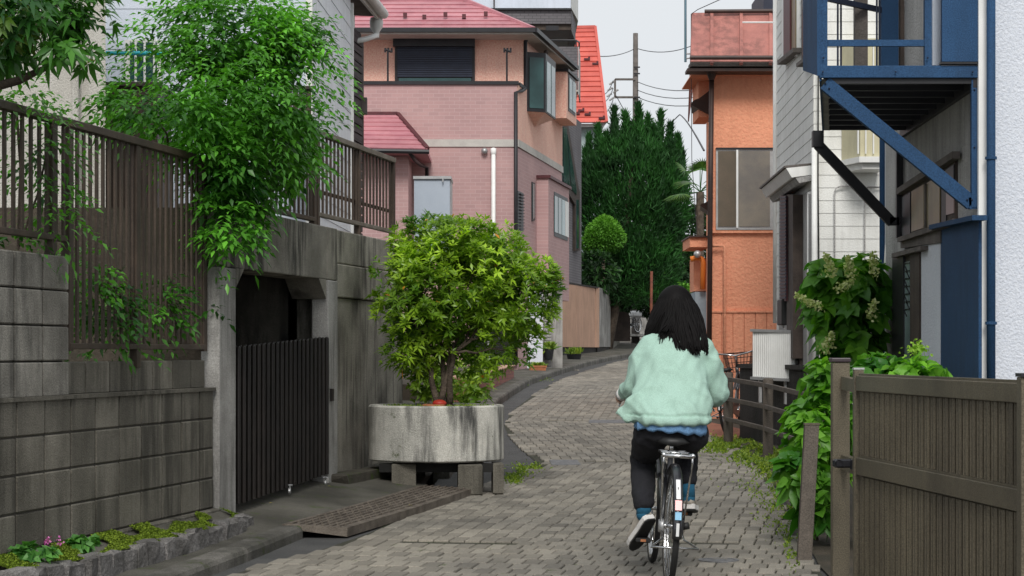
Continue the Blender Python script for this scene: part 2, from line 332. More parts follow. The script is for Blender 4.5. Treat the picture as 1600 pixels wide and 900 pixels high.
fv = []; fr = []; ff = []
for p in plist:
    y, x, a, w, l = p; dz = random.uniform(-.0025, .0025)+(-.004 if random.random() < .03 else 0); ra = random.gauss(0, .008)
    if p in near:
        if (w, l) not in pm: vs, fs = paver_mesh(w, l); pm[(w, l)] = mesh_of('paver', vs, fs, m_paver)
        o = inst('paver', pm[(w, l)], (x, y, gz(y)+dz), ROAD, -a+ra); o.rotation_euler[0] = .0194
        continue
    vs, fs = paver_mesh(w, l); cs, sn = math.cos(-a+ra), math.sin(-a+ra); o_ = len(fv); rr = random.random()
    for v in vs: X = x+v[0]*cs-v[1]*sn; Y = y+v[0]*sn+v[1]*cs; fv.append((X, Y, gz(Y)+dz+v[2])); fr.append(rr)
    ff += [tuple(i+o_ for i in f) for f in fs]
me = mesh_of('paver_field', fv, ff, m_paverf); at = me.attributes.new('rnd', 'FLOAT', 'POINT'); at.data.foreach_set('value', fr)
o = bpy.data.objects.new('paver_field', me); COL.objects.link(o); o.parent = ROAD; o['kind'] = 'stuff'
# ---- left pavement and kerb
WL = Plane(-2.0, 14.65, .179)                                    # street face of the left retaining wall
def wallx(y): return WL.Y(y, 0).x
def KH(y): return .075 if y < 19 else .12
def pz(y): return gz(y)+KH(y)
pv = MB(); st = [9, 11, 12.2, 13.4, 14.2, 14.7]
def wz(y): return .1 if y < 14.5 else .21+max(0, y-15)*.032
st += [15.3, 16, 16.8, 17.9, 19, 20.3]
for a, b in zip(st, st[1:]):
    for (u0, u1) in ((0, .5), (.5, 1)):
        def q(y, u): xk = lerpX(KL, y)-.1; xw = wallx(y)-.3; return (xk+(xw-xk)*u, y, pz(y)*(1-u)+wz(y)*u-.004)
        pv.quad(q(a, u0), q(b, u0), q(b, u1), q(a, u1))
for a, b in zip([20.3, 24, 30, 35, 40, 44.8, 49, 52.4, 59.5, 66.3, 73], [24, 30, 35, 40, 44.8, 49, 52.4, 59.5, 66.3, 73, 84]):
    pv.quad((lerpX(KL, a)-.1, a, pz(a)), (lerpX(KL, b)-.1, b, pz(b)), (lerpX(KL, b)-4.5, b, pz(b)+.15), (lerpX(KL, a)-4.5, a, pz(a)+.15))
PAV = B(pv, 'pavement', m_pave, kind='structure')
def kerb(y0, y1, step=.6):
    y = y0
    while y < y1:
        e = min(y+step, y1); k = MB(); a = V(lerpX(KL, y), y+.006, 0); b = V(lerpX(KL, e), e-.006, 0); d = (b-a).normalized(); s_ = V(d.y, -d.x, 0)
        prof = [(-.15, -.1), (0, -.1), (0.0, KH(y)-.035), (-.012, KH(y)-.01), (-.035, KH(y)+.002), (-.15, KH(y)+.002)]
        A = [a+s_*x+V(0, 0, gz(y)+z) for x, z in prof]; Bp = [b+s_*x+V(0, 0, gz(e)+z) for x, z in prof]; n = len(prof)
        k.add(A+Bp, [tuple(range(n)), tuple(range(n, 2*n))[::-1]]+[(i, (i+1) % n, (i+1) % n+n, i+n) for i in range(n)])
        B(k, 'kerb_stone', m_kerb, PAV); y = e
kerb(10.4, 14.72, .6); kerb(19.9, 24, 1); kerb(24, 74, 1.0)
# ---- mossy bed with rough edging stones
bed = T('mossy_bed', 'narrow raised soil bed with green moss along the foot of the block wall, bottom left', 'planting bed', (-2.2, 12.5, .2))
pts = [V(x, y, 0) for x, y in ((-2.52, 10.8), (-2.4, 11.3), (-2.3, 11.7), (-2.19, 12.3), (-2.1, 12.75), (-2.0, 13.2), (-1.93, 13.7), (-1.86, 14.2), (-1.82, 14.6))]
bm_ = MB()
for i in range(len(pts)-1):
    a, b = pts[i], pts[i+1]; fa = V(wallx(a.y)+.0, a.y, 0); fb = V(wallx(b.y), b.y, 0)
    bm_.add([(a.x, a.y, .175), (b.x, b.y, .185), (fb.x, fb.y+.1, .25), (fa.x, fa.y+.1, .245)], [(0, 1, 2, 3)])
    bm_.add([(a.x, a.y, .17), (b.x, b.y, .19), (b.x+.02, b.y, .0), (a.x+.02, a.y, .0)], [(0, 1, 2, 3)])
B(bm_, 'soil', m_pave, bed)
tl = 0
for i in range(len(pts)-1):
    a, b = pts[i], pts[i+1]; n = 3
    for j in range(n):
        p = a.lerp(b, (j+.5)/n); s_ = random.uniform(.85, 1.15); k = MB(); k.box((p.x+.03, p.y, .11), (.1*s_, (b-a).length/n*.96, .175*s_), random.uniform(-.2, .2)-.25, .014)
        for q in range(len(k.v)): v = k.v[q]; k.v[q] = (v[0]+random.uniform(-.012, .012), v[1]+random.uniform(-.01, .01), v[2]+random.uniform(-.018, .018))
        B(k, 'edging_stone', m_rough, bed)
mp_ = []
for _ in range(34000):
    i = random.randrange(len(pts)-1); t = random.random(); u = random.random(); p = pts[i].lerp(pts[i+1], t); x = p.x+(wallx(p.y)-p.x)*u
    v = noise.noise(V(x*5, p.y*2.2, 3))-.62*u+.42
    if v > 0: mp_.append((x+.03, p.y, .188+u*.07))
mp_ = np.array(mp_); n = len(mp_); d = rng.normal(size=(n, 3)); d[:, 2] = abs(d[:, 2])*.5
leaves('moss', mp_, d, np.tile([[0, 0, 1.]], (n, 1)), .015, .012, rng.random(n), m_moss, bed, droop=.1, kind='stuff')
# ================= retaining block wall =================
BW = T('block_wall', 'dark stained concrete block retaining wall on the left, stepped, below the brown slat fence', 'wall', WL.Y(12.8, .2))
def wblock(y0, y1, z0, z1, off, m, nm='block', th=.12, par=None, j=.004):
    k = MB(); L_ = (y1-y0)*1.0159-6*j; h = (z1-z0)-2*j; c = WL.Y((y0+y1)/2, (z0+z1)/2, off-th/2)
    k.box(c, (th, L_, h), -math.atan(.179), .007); return B(k, nm, m, par or BW)
ybs = [10.6, 10.98, 11.36, 11.74, 12.11, 12.48, 12.86, 13.23, 13.60, 13.97, 14.33, 14.62]
for r, z in enumerate([.05, .25, .45, .65, .85]):
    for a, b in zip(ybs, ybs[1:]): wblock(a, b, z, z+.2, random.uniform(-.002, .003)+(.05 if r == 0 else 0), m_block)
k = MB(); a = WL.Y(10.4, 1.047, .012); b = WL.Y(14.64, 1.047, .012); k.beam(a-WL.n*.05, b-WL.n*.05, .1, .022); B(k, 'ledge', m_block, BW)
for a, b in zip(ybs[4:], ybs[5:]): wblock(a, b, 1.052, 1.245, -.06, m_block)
for z in (1.05, 1.245, 1.44, 1.635):
    for a, b in zip(ybs[:4], ybs[1:5]): wblock(a, b, z, z+.195, -.01, m_blocku)
k = MB(); a = WL.Y(10.6, 0, -.068); b = WL.Y(14.62, 0, -.068); k.beam(a+V(0, 0, .53), b+V(0, 0, .53), .12, 1.02); k.beam(a+V(-.07, 0, 1.14), b+V(-.07, 0, 1.14), .12, .19); c = WL.Y(12.1, 0, -.085); k.beam(a+V(-.01, 0, 1.5), c+V(-.01, 0, 1.5), .1, .6); B(k, 'wall_core', M('mortar', (.06, .055, .045), (.04, .036, .03), 4, .95, .4, 80), BW)
# terrace soil behind the wall
k = MB(); A = [WL.Y(9, 1.2, -.26), WL.Y(14.66, 1.2, -.26)]; k.add([A[0], A[1], (-12, 14.66, 1.2), (-12, 9, 1.2)], [(0, 1, 2, 3)]); B(k, 'terrace_lower', m_soil, kind='structure')
# ================= slat fences =================
def picket_mesh(h, w=.013, d=.032):
    k = MB(); k.box((0, 0, h/2), (w, d, h), -math.atan(.179)); return mesh_of('picket', k.v, k.f, m_brown)
def slat_fence(label, y0, y1, zb, zt, step, posts, railw=.045, off=-.04, toprail=True, m=None, mid=None, foot=None, rb=None):
    m = m or m_brown; f = T('slat_fence', label, 'fence', WL.Y(y0, zb, off)); d = WL.d
    if toprail: k = MB(); k.beam(WL.Y(y0, zt+.022, off), WL.Y(y1, zt+.022, off), .06, .045); B(k, 'top_rail', rb or m, f, bev=.004)
    k = MB(); k.beam(WL.Y(y0, zb-.016, off), WL.Y(y1, zb-.016, off), railw, .034); B(k, 'bottom_rail', rb or m, f, bev=.004)
    for z in (mid or []): k = MB(); k.beam(WL.Y(y0, z, off-.022), WL.Y(y1, z, off-.022), .015, .03); B(k, 'middle_rail', m, f)
    me = picket_mesh(zt-zb-.002); y = y0+step/2
    while y < y1: inst('picket', me, WL.Y(y, zb+.001, off), f); y += step
    for yp, z0, z1 in posts: k = MB(); c = WL.Y(yp, (z0+z1)/2, off-.005); k.box(c, (.05, .07, z1-z0), -math.atan(.179)); B(k, 'post', m, f, bev=.004)
    return f
slat_fence('short brown slat fence panel on the upper pale blocks, at the left edge', 10.6, 12.16, 1.945, 2.56, .115, [(11.98, 1.83, 2.56), (10.9, 1.83, 1.92)], off=-.06)
slat_fence('tall brown slat fence panel before the cream wall, half overgrown by the shrub', 12.2, 14.6, 1.345, 2.56, .1, [(12.22, 1.3, 2.56), (13.3, 1.2, 2.56), (14.58, 1.3, 2.56)], off=-.06)
# ================= garage front =================
GA = T('garage', 'grey stained concrete garage front with a dark opening and pleated gate', 'garage', WL.Y(16, .2))
def wslab(y0, y1, z0, z1, off=0, th=.25, m=m_conc, name='wall_panel', bev=.01):
    k = MB(); c = WL.Y((y0+y1)/2, (z0+z1)/2, off-th/2); k.box(c, (th, (y1-y0)*1.0159, z1-z0), -math.atan(.179)); return B(k, name, m, GA, bev=bev)
wslab(14.66, 15.02, .0, 1.872, .03, .3, m_pillar, 'pillar')
wslab(14.66, 17.45, 1.876, 2.3, .015, .3, m_conc, 'lintel')
wslab(17.44, 17.73, .0, 1.872, .03, .14, m_pillar, 'pillar')
wslab(17.454, 17.75, 1.876, 2.3, .022, .3, m_conc, 'lintel_end')
wslab(17.735, 20.25, .0, 1.74, -.02, .3, m_conc, 'side_wall')
wslab(17.755, 20.25, 1.745, 2.02, .0, .3, m_conc, 'wall_band'); wslab(17.755, 20.25, 2.025, 2.3, -.012, .3, m_conc, 'wall_band')
for y, s_ in ((15.02, 1), (17.41, -1)):                           # haunches in the corners of the opening
    k = MB(); A = [WL.Y(y, 1.876, .02), WL.Y(y+s_*.22, 1.876, .02), WL.Y(y, 1.72, .02)]; k.slab(A, -WL.n*.28); B(k, 'haunch', m_conc, GA)
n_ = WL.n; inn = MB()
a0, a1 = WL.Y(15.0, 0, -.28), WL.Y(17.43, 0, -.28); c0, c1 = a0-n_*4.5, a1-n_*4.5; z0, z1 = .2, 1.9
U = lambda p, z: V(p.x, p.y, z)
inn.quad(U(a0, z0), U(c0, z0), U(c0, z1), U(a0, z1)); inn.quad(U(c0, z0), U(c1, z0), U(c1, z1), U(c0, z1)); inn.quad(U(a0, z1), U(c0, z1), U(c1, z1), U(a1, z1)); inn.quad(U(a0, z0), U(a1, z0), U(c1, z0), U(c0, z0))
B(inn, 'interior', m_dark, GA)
k = MB(); k.quad(U(a1-n_*.02, z0), U(c1, z0), U(c1, z1), U(a1-n_*.02, z1)); B(k, 'inner_wall', M('dim_concrete', (.13, .12, .1), (.06, .055, .045), 2, .9, .4, 60, streak=1, scol=(.01, .01, .01)), GA)  # darkened concrete copy, indoor dimness put into its colour
k = MB(); A = [WL.Y(14.66, 2.27, -.1), WL.Y(20.3, 2.27, -.1)]; k.add([A[0], A[1], (-12, 21, 2.27), (-12, 14.66, 2.27)], [(0, 1, 2, 3)])
k.add([(-12, 14.67, 1.0), (-12, 14.67, 2.27), U(A[0], 2.27), U(A[0], 1.0)], [(0, 1, 2, 3)]); k.add([U(A[1], 2.27), U(A[1], 0), (-12, 21.3, 0), (-12, 21.3, 2.27)], [(0, 1, 2, 3)])
B(k, 'terrace_upper', m_soil, kind='structure')
k = MB(); k.slab([(-12, 19.9, 2.265), (-1.5, 20.2, 2.265), (-3.6, 44, 2.265), (-12, 44, 2.265)], (0, 0, -2.2)); B(k, 'terrace_rear', m_soil, kind='structure')
# gate
gt = T('garage_gate', 'dark brown pleated folding gate across the garage opening, on small casters', 'gate', WL.Y(16.2, .25, -.08))
def gpick(h):
    k = MB(); n = 8; prof = [(.017, 0), (.017, h-.017)]+[(.017*math.cos(a), h-.017+.017*math.sin(a)) for a in (.4, .8, 1.2, 1.56)]; k.lathe((0, 0, 0), prof, n); return mesh_of('gate_bar', k.v, k.f, m_gate, True)
gme = gpick(1.1); y = 15.05; i = 0
while y < 17.46:
    zb = .235+(y-15)*.034; inst('gate_bar', gme, WL.Y(y, zb, .0+(.02 if i % 2 else -.022)), gt); y += .058; i += 1
for z in (.33, .78, 1.2):
    k = MB(); k.beam(WL.Y(15.03, z, -.03), WL.Y(17.43, z+.06, -.03), .012, .035); B(k, 'gate_rail', m_gate, gt)
k = MB(); k.box(WL.Y(17.5, .95, .04), (.03, .05, .1), -.177); B(k, 'latch', m_gate, gt)
for yy in (16.3, 17.32):
    k = MB(); c = WL.Y(yy, .3, .04); k.tube([c+V(0, 0, -.03), c+V(0, 0, .0)], .008, 6); k.box(c+V(0, 0, -.0), (.045, .02, .008)); cs = B(k, 'caster', m_chrome, gt)
    k = MB(); k.lathe(c+V(-.01, 0, -.045), [(.02, 0), (.024, .004), (.024, .016), (.02, .02)], 12, 'x'); B(k, 'wheel', m_steel, cs)
# upper fences over the garage
slat_fence('brown slat fence panel on the concrete lintel above the garage opening', 14.9, 17.48, 2.375, 2.97, .122, [(17.46, 2.3, 3.03), (16.2, 2.3, 2.36)], off=-.1)
m_greyrail = M('weathered_rail', (.2, .18, .15), (.12, .1, .08), 4, .6, .1)
slat_fence('brown slat fence with pale grey rails on the concrete wall, reaching toward the pink house', 17.56, 20.2, 2.425, 3.05, .122, [(17.56, 2.3, 3.09), (18.9, 2.3, 3.05), (20.18, 2.3, 3.08)], off=-.1, rb=m_greyrail, mid=[2.6])
# ramp plates
def ramp(y0, y1, label):
    r = T('ramp_plate', label, 'ramp', (lerpX(KL, (y0+y1)/2), (y0+y1)/2, gz(y0)), 'iron kerb ramps')
    k = MB(); q = []
    def c(y, s): xk = lerpX(KL, y); return V(xk+(-.14 if s == 0 else .3), y, pz(y)+.012 if s == 0 else gz(y)+.062)
    A = [c(y0, 0), c(y0, 1), c(y1, 1), c(y1, 0)]
    Bt = [V(A[0].x, A[0].y, A[0].z-.03), V(A[1].x, A[1].y, gz(y0)+.0), V(A[2].x, A[2].y, gz(y1)+.0), V(A[3].x, A[3].y, A[3].z-.03)]
    k.hexa(Bt, A); B(k, 'plate', m_ramp, r)
    for i in range(1, 8):
        s = i/8.2; seg = MB(); k2 = 12
        for j in range(k2):
            ya = y0+(y1-y0)*(j+.12)/k2; yb = y0+(y1-y0)*(j+.88)/k2; a = c(ya, 0).lerp(c(ya, 1), s); b = c(yb, 0).lerp(c(yb, 1), s); seg.beam(a+V(0, 0, .003), b+V(0, 0, .003), .018, .012)
        B(seg, 'rib', m_ramp, r)
ramp(14.72, 16.3, 'near dark iron kerb ramp plate in front of the garage gate'); ramp(16.31, 17.95, 'far dark iron kerb ramp plate, the one reaching to the round planter')
# slab stone beside the planter
k = MB(); c = WL.Y(18.1, .26, .12); k.box(c, (.24, 1.15, .11), -.3, .02)
for q in range(len(k.v)): v = k.v[q]; k.v[q] = (v[0]+random.uniform(-.01, .01), v[1]+random.uniform(-.02, .02), v[2]+random.uniform(-.008, .008))
B(k, 'stone_slab', M('mossy_slab', (.09, .08, .065), (.05, .045, .035), 5, .95, .6, 60, moss=.4), label='low dark mossy stone slab between the garage wall and the round planter', cat='stone slab')
# ================= planter =================
PCX, PCY, PR_ = -.64, 18.4, .57
pl = T('round_planter', 'round pale concrete ring planter with dark stains, raised on blocks', 'planter', (PCX, PCY, gz(PCY)))
zt = .85; zb_ = .385; k = MB()
k.lathe((PCX, PCY, 0), [(PR_-.07, zb_), (PR_-.015, zb_), (PR_, zb_+.012), (PR_+.004, zt-.014), (PR_-.01, zt), (PR_-.055, zt), (PR_-.07, zt-.015), (PR_-.07, zb_)], 72); B(k, 'ring', m_plant, pl, smooth=False)
bpy.data.objects['ring'].data.shade_smooth(); e = bpy.data.objects['ring'].modifiers.new('e', 'EDGE_SPLIT'); e.split_angle = .6
k = MB(); k.lathe((PCX, PCY, 0), [(PR_-.069, zt-.05), (.3, zt-.03), (.001, zt-.02)], 40); B(k, 'soil', m_soil, pl)
k = MB(); k.lathe((PCX, PCY, 0), [(PR_-.02, zb_+.002), (.001, zb_+.002)], 40); B(k, 'base_slab', m_conc, pl)
for (x, y, sx, sy) in ((-.35, 18.02, .2, .3), (-.12, 18.15, .09, .35), (-.9, 18.1, .2, .3), (-.85, 18.75, .2, .25), (-.35, 18.75, .2, .25)):
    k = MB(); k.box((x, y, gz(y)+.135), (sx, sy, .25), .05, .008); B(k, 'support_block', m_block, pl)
bk = MB(); bk.beam(V(-1.1, 18.06, .335), V(-.15, 18.06, .335), .12, .07); B(bk, 'dark_bar', m_dark, pl)  # near-black bar across the gap under the ring
# small gravel things in the planter
m_terra = M('terracotta', (.4, .16, .07), (.28, .1, .05), 8, .8, .2); m_red = M('red_plastic', (.45, .035, .02), (.35, .03, .02), 8, .5, .05)
c = P(681, 637, 18.25); r_ = T('terracotta_dish', 'small terracotta dish with a red cap lying in the round planter by the trunk', 'dish', c)
k = MB(); k.lathe(c+V(-.02, 0, -.03), [(.04, 0), (.09, .015), (.1, .055), (.085, .06), (.07, .03), (.001, .02)], 20); B(k, 'dish', m_terra, r_, smooth=True)
k = MB(); k.ball(c+V(.03, .02, .035), .055, 8, (1.1, 1, .6)); B(k, 'cap', m_red, r_, smooth=True)
# ================= materials for houses =================
m_cream = M('cream_render', (.52, .5, .46), (.43, .41, .37), 1.5, .95, .6, 60, streak=.25, scol=(.25, .22, .18), grain=.35)
m_sidb = M('pale_siding', (.62, .67, .76), (.56, .61, .69), 1.5, .7, .2, 70, streak=.15, scol=(.3, .32, .34), grain=.1)
m_sidw = M('white_siding', (.78, .78, .75), (.7, .7, .67), 1.2, .7, .25, 70, streak=.25, scol=(.33, .32, .28), grain=.15)
m_sidc = M('left_white_siding', (.8, .83, .87), (.74, .77, .81), 1.2, .7, .25, 70, streak=.15, scol=(.3, .3, .3), grain=.15)
m_white = M('white_paint', (.8, .8, .78), (.72, .72, .7), 5, .5, .05, 60, streak=.15, scol=(.35, .33, .3))
m_dkbrk = M('dark_brick', (.1, .08, .085), (.07, .06, .06), 3, .9, .3, 60, tile=(.22, .07, .008, (.05, .04, .04), 'y', .5))
m_pink = M('pink_stucco', (.8, .5, .4), (.74, .45, .36), .8, .95, .6, 25, streak=.15, scol=(.35, .22, .19), grain=.3, gsc=30)
m_mauve = M('mauve_tile', (.45, .285, .275), (.4, .25, .245), .8, .75, .1, 60, tile=(.24, .085, .006, (.47, .33, .32), 'x', .5), grain=.1)
m_mauves = M('mauve_tile_side', (.45, .285, .275), (.4, .25, .245), .8, .75, .1, 60, tile=(.24, .085, .006, (.47, .33, .32), 'y', .5), grain=.1)
m_gbrick = M('grey_brick', (.2, .19, .2), (.15, .14, .15), 1, .85, .2, 60, tile=(.24, .08, .01, (.1, .095, .1), 'y', .5), grain=.1)
m_gbrickx = M('grey_tile', (.16, .15, .16), (.12, .115, .12), 1, .85, .2, 60, tile=(.24, .08, .01, (.08, .075, .08), 'x', .5), grain=.1)
m_band = M('band_trim', (.5, .48, .44), (.42, .4, .37), 3, .8, .1)
m_roofp = M('rose_roof', (.52, .23, .255), (.42, .17, .2), 1.5, .45, .1, 60, rand=.12, streak=.2, scol=(.2, .08, .08), grain=.15)
m_roofr = M('red_roof', (.6, .13, .1), (.5, .1, .08), 1.5, .5, .1, 60, rand=.1, grain=.12)
m_blk = M('black_trim', (.018, .018, .022), (.012, .012, .014), 5, .45, .05)
m_shut = M('navy_shutter', (.022, .03, .055), (.015, .02, .038), 4, .5, .05)
m_glass = glassmat('window_glass', (.035, .09, .09), .15, .4); m_glassl = glassmat('pale_glass', (.2, .3, .31), .2, .4)
m_curt = M('net_curtain', (.42, .36, .26), (.3, .26, .19), 3, .9, .1, 40)
m_curtg = M('grey_curtain', (.25, .25, .25), (.17, .17, .17), 3, .9, .1, 40)
m_alu = M('aluminium', (.5, .5, .5), (.4, .4, .4), 8, .4, .03, metal=.5)
m_orange = M('orange_stucco', (.8, .345, .21), (.74, .31, .185), .7, .95, 1.0, 22, streak=.2, scol=(.4, .16, .09), grain=.1, gsc=30)
m_orroof = M('faded_red_metal', (.42, .17, .14), (.33, .13, .11), 1.8, .65, .15, 60, streak=.6, scol=(.15, .07, .06), grain=.3)
m_pipeb = M('brown_pipe', (.05, .025, .02), (.03, .018, .015), 6, .5, .05)
m_navy = M('blue_paint', (.027, .072, .155), (.02, .055, .12), 1.5, .7, .15, 120, spec=.15, streak=.35, scol=(.02, .035, .06), grain=.35)
m_stw = M('white_stucco', (.66, .69, .75), (.6, .63, .69), .9, .95, .6, 60, grain=.12, gsc=45)
m_stg = M('grey_stucco', (.46, .45, .44), (.37, .36, .35), 1.2, .95, .8, 50, streak=.3, grain=.3)
m_dkwood = M('dark_wood', (.075, .055, .045), (.04, .03, .025), 5, .7, .3, 60, streak=.3, scol=(.02, .015, .012))
m_amber = M('amber_panel', (.22, .17, .07), (.14, .11, .05), 5, .35, .05)
m_grwood = M('grey_wood', (.15, .13, .12), (.09, .08, .07), 5, .8, .4, 60)
m_burg = M('burgundy_shutter', (.1, .025, .03), (.07, .018, .022), 6, .5, .1)
m_beige = M('beige_panel', (.5, .31, .22), (.43, .27, .19), 1.2, .9, .5, 50, streak=.35, scol=(.2, .13, .1), grain=.25)
m_gatep = M('bronze_paint', (.125, .105, .07), (.09, .075, .05), 2, .5, .2, 120, streak=.3, scol=(.04, .032, .024), grain=.4, spec=.35)
m_fpost = M('brown_grey_paint', (.14, .115, .095), (.09, .075, .06), 3, .7, .2, 80, grain=.35, streak=.3)
m_ltile = M('low_wall_tile', (.33, .13, .1), (.24, .09, .075), 3, .8, .2, 60, tile=(.2, .07, .008, (.16, .08, .07), 'y', .5))
def siding(par, A, Bp, z0, z1, pitch, m, nrm, name='siding_board', lap=.006):      # lapped boards, each a part
    A = V(*A); Bp = V(*Bp); nrm = V(*nrm).normalized(); z = z0
    while z < z1-.01:
        h = min(pitch, z1-z)-.004; k = MB(); a0, b0 = A+nrm*(lap+.004), Bp+nrm*(lap+.004); a1, b1 = A+nrm*.004, Bp+nrm*.004
        Z = lambda p, zz: V(p.x, p.y, zz)
        k.hexa([Z(A, z), Z(Bp, z), Z(b0, z), Z(a0, z)], [Z(A, z+h), Z(Bp, z+h), Z(b1, z+h), Z(a1, z+h)]); B(k, name, m, par); z += pitch
def wallbox(par, pts, z0, z1, m, name='wall'):                    # closed prism body
    k = MB(); k.slab([(x, y, z0) for x, y in pts], (0, 0, z1-z0)); return B(k, name, m, par)
def courses(par, A, Bp, C, D, n, m, name='roof_course', th=.02):  # A-B eave, D-C ridge; n lapped strips
    A, Bp, C, D = [V(*p) for p in (A, Bp, C, D)]; nn = (Bp-A).cross(D-A).normalized()
    if nn.z < 0: nn = -nn
    for i in range(n):
        t0, t1 = i/n, (i+1)/n; a, b, c, d = A.lerp(D, t0), Bp.lerp(C, t0), Bp.lerp(C, t1), A.lerp(D, t1); k = MB()
        k.hexa([a, b, c, d], [a+nn*th*1.6, b+nn*th*1.6, c+nn*th*.3, d+nn*th*.3]); B(k, name, m, par)
def bxy(par, name, m, x0, x1, y0, y1, z0, z1, ch=0, **kw):
    k = MB(); k.box(((x0+x1)/2, (y0+y1)/2, (z0+z1)/2), (x1-x0, y1-y0, z1-z0), 0, ch); return B(k, name, m, par, **kw)
def zp(py, Y): return CH+(HZ-py)*Y/F
def xp(px, Y): return (px-800)*Y/F
def fbox(par, name, m, px0, px1, py0, py1, Y, d, front=None, **kw):    # camera-facing box: photo extents at distance Y, depth d behind
    return bxy(par, name, m, xp(px0, Y), xp(px1, Y), Y, Y+d, zp(py1, Y), zp(py0, Y), **kw)
def pslab(par, name, m, pl, pts, off, th, **kw):                 # polygon of photo points on a wall plane, th thick
    k = MB(); q = [pl.at(x, y, off) for x, y in pts]; k.slab(q, -pl.n*th); return B(k, name, m, par, **kw)
# ================= cream wall house, upper left =================
h = T('cream_house', 'cream rough rendered house wall behind the slat fence at the far left', 'house', (-5, 17, 1.2))
wallbox(h, [(-9, 17), (xp(165, 17), 17), (xp(164, 19.6), 19.6), (-9, 19.6)], 1.1, 6, m_cream)
k = MB(); k.tube([(xp(118, 16.93), 16.93, 1.2), (xp(118, 16.93), 16.93, 6)], .03, 8); B(k, 'downpipe', m_cream, h)
# ================= white siding house, left =================
h = T('white_left_house', 'pale siding house with white gutter and barred window behind the leafy shrub', 'house', (-3.5, 22, 2.3))
XA, XB = xp(483, 21.6), xp(547, 25.6); XC = xp(566, 27.2)
wallbox(h, [(-9, 21.6), (XA, 21.6), (XB, 25.6), (XB-3, 25.8), (-9, 25.8)], 2.2, 6.3, m_sidb, 'wall')
siding(h, (-6, 21.6, 0), (XA, 21.6, 0), 2.3, 6.0, .2, m_sidb, (0, -1, 0))
siding(h, (XA, 21.6, 0), (XB, 25.6, 0), 2.3, 5.5, .2, m_sidc, (1, -.03, 0))
bxy(h, 'corner_trim', m_white, XA-.03, XA+.035, 21.56, 21.62, 2.3, 5.5); bxy(h, 'corner_trim', m_white, XB-.02, XB+.04, 25.6, 25.66, 2.3, 5.4)
w = fbox(h, 'window', m_white, 195, 252, 62, 130, 21.52, .05); fbox(w, 'pane', m_glass, 203, 245, 66, 126, 21.505, .02)
for px in (212, 226, 241): k = MB(); k.tube([P(px, 60, 21.44), P(px, 132, 21.44)], .012, 8); B(k, 'window_bar', m_white, w)
k = MB(); k.slab([(XB-.15, 25.66, 5.28), (XC-.02, 27.3, 5.28), (XC-1.5, 27.3, 5.28), (XC-1.5, 25.7, 5.28)], (0, 0, -3.2)); B(k, 'rear_wall', m_dkbrk, h)
for z in [2.4+i*.11 for i in range(26)]:
    k = MB(); k.beam(V(XB-.14, 25.7, z), V(XC-.01, 27.28, z), .02, .09); B(k, 'brick_course', m_dkbrk, h)
rf = MB(); e0, e1 = V(xp(575, 27.3)-.28, 21.3, 5.5), V(xp(590, 27.3), 27.3, 5.5)
rf.hexa([e0-V(.5, 0, -.02), e0, e1, e1-V(.5, 0, -.02)], [e0+V(-.5, 0, .3), e0+V(0, 0, .14), e1+V(0, 0, .14), e1+V(-.5, 0, .3)]); rf.slab([e0+V(-.5, 0, .3), e0+V(-6, 0, 2.3), e1+V(-6, 0, 2.3), e1+V(-.5, 0, .3)], (0, 0, -.15)); B(rf, 'roof', m_grwood, h)
k = MB(); k.beam(e0+V(.01, 0, .05), e1+V(.01, 0, .05), .03, .2); B(k, 'fascia', m_white, h)
k = MB(); k.beam(V(e0.x-.3, 21.3, 5.46), V(e1.x-.3, 27.3, 5.46), .03, .22); B(k, 'soffit_board', m_white, h)
k = MB(); k.tube([e0+V(.08, 0, .06), e1+V(.08, 0, .03)], .06, 10); B(k, 'gutter', m_white, h, smooth=True)
ph = P(588, 34, 27.3); k = MB(); k.lathe(ph, [(.075, .05), (.085, 0), (.08, -.07), (.04, -.13), (.035, -.2)], 14); B(k, 'hopper', m_white, h, smooth=True)
k = MB(); k.tube([ph+V(0, 0, -.17), P(584, 57, 27.2), P(572, 61, 27.1), P(553, 65, 26.9)], .035, 8); B(k, 'gutter_pipe', m_white, h, smooth=True)
k = MB(); k.tube([P(565, 62, 27.4), P(565, 230, 27.4)], .028, 8); B(k, 'downpipe', m_grwood, h, smooth=True)
fbox(h, 'meter_box', m_grwood, 558, 573, 152, 178, 27.2, .12)
k = MB(); k.tube([P(150, 83, 20.6), P(262, 83, 20.6)], .02, 8); B(k, 'laundry_pole', M('cyan_pole', (.02, .42, .5), (.02, .38, .45), 5, .4, 0), label='bright cyan laundry pole before the barred window', cat='laundry pole')
sh = T('brown_shed', 'dark brown metal shed behind the slat fence, beside the cream wall', 'shed', (-3.2, 19, 1.2))
bxy(sh, 'body', m_brown, xp(165, 19.7), xp(246, 19.7), 19.7, 20.5, 1.2, zp(132, 19.7)); fbox(sh, 'roof_cap', m_dkwood, 162, 249, 128, 134, 19.65, 1.0)
for px in (180, 205, 228): fbox(sh, 'panel_rib', m_dkwood, px-2, px+2, 140, 520, 19.68, .02)
sc_ = T('board_screen', 'brown upright board screen behind the fence, against the white siding', 'screen', P(465, 240, 20.9))
for i in range(5): fbox(sc_, 'board', m_brown, 437+i*10, 446+i*10, 139, 260, 20.9, .03)
fbox(sc_, 'cap', m_dkwood, 435, 488, 134, 139, 20.87, .1)
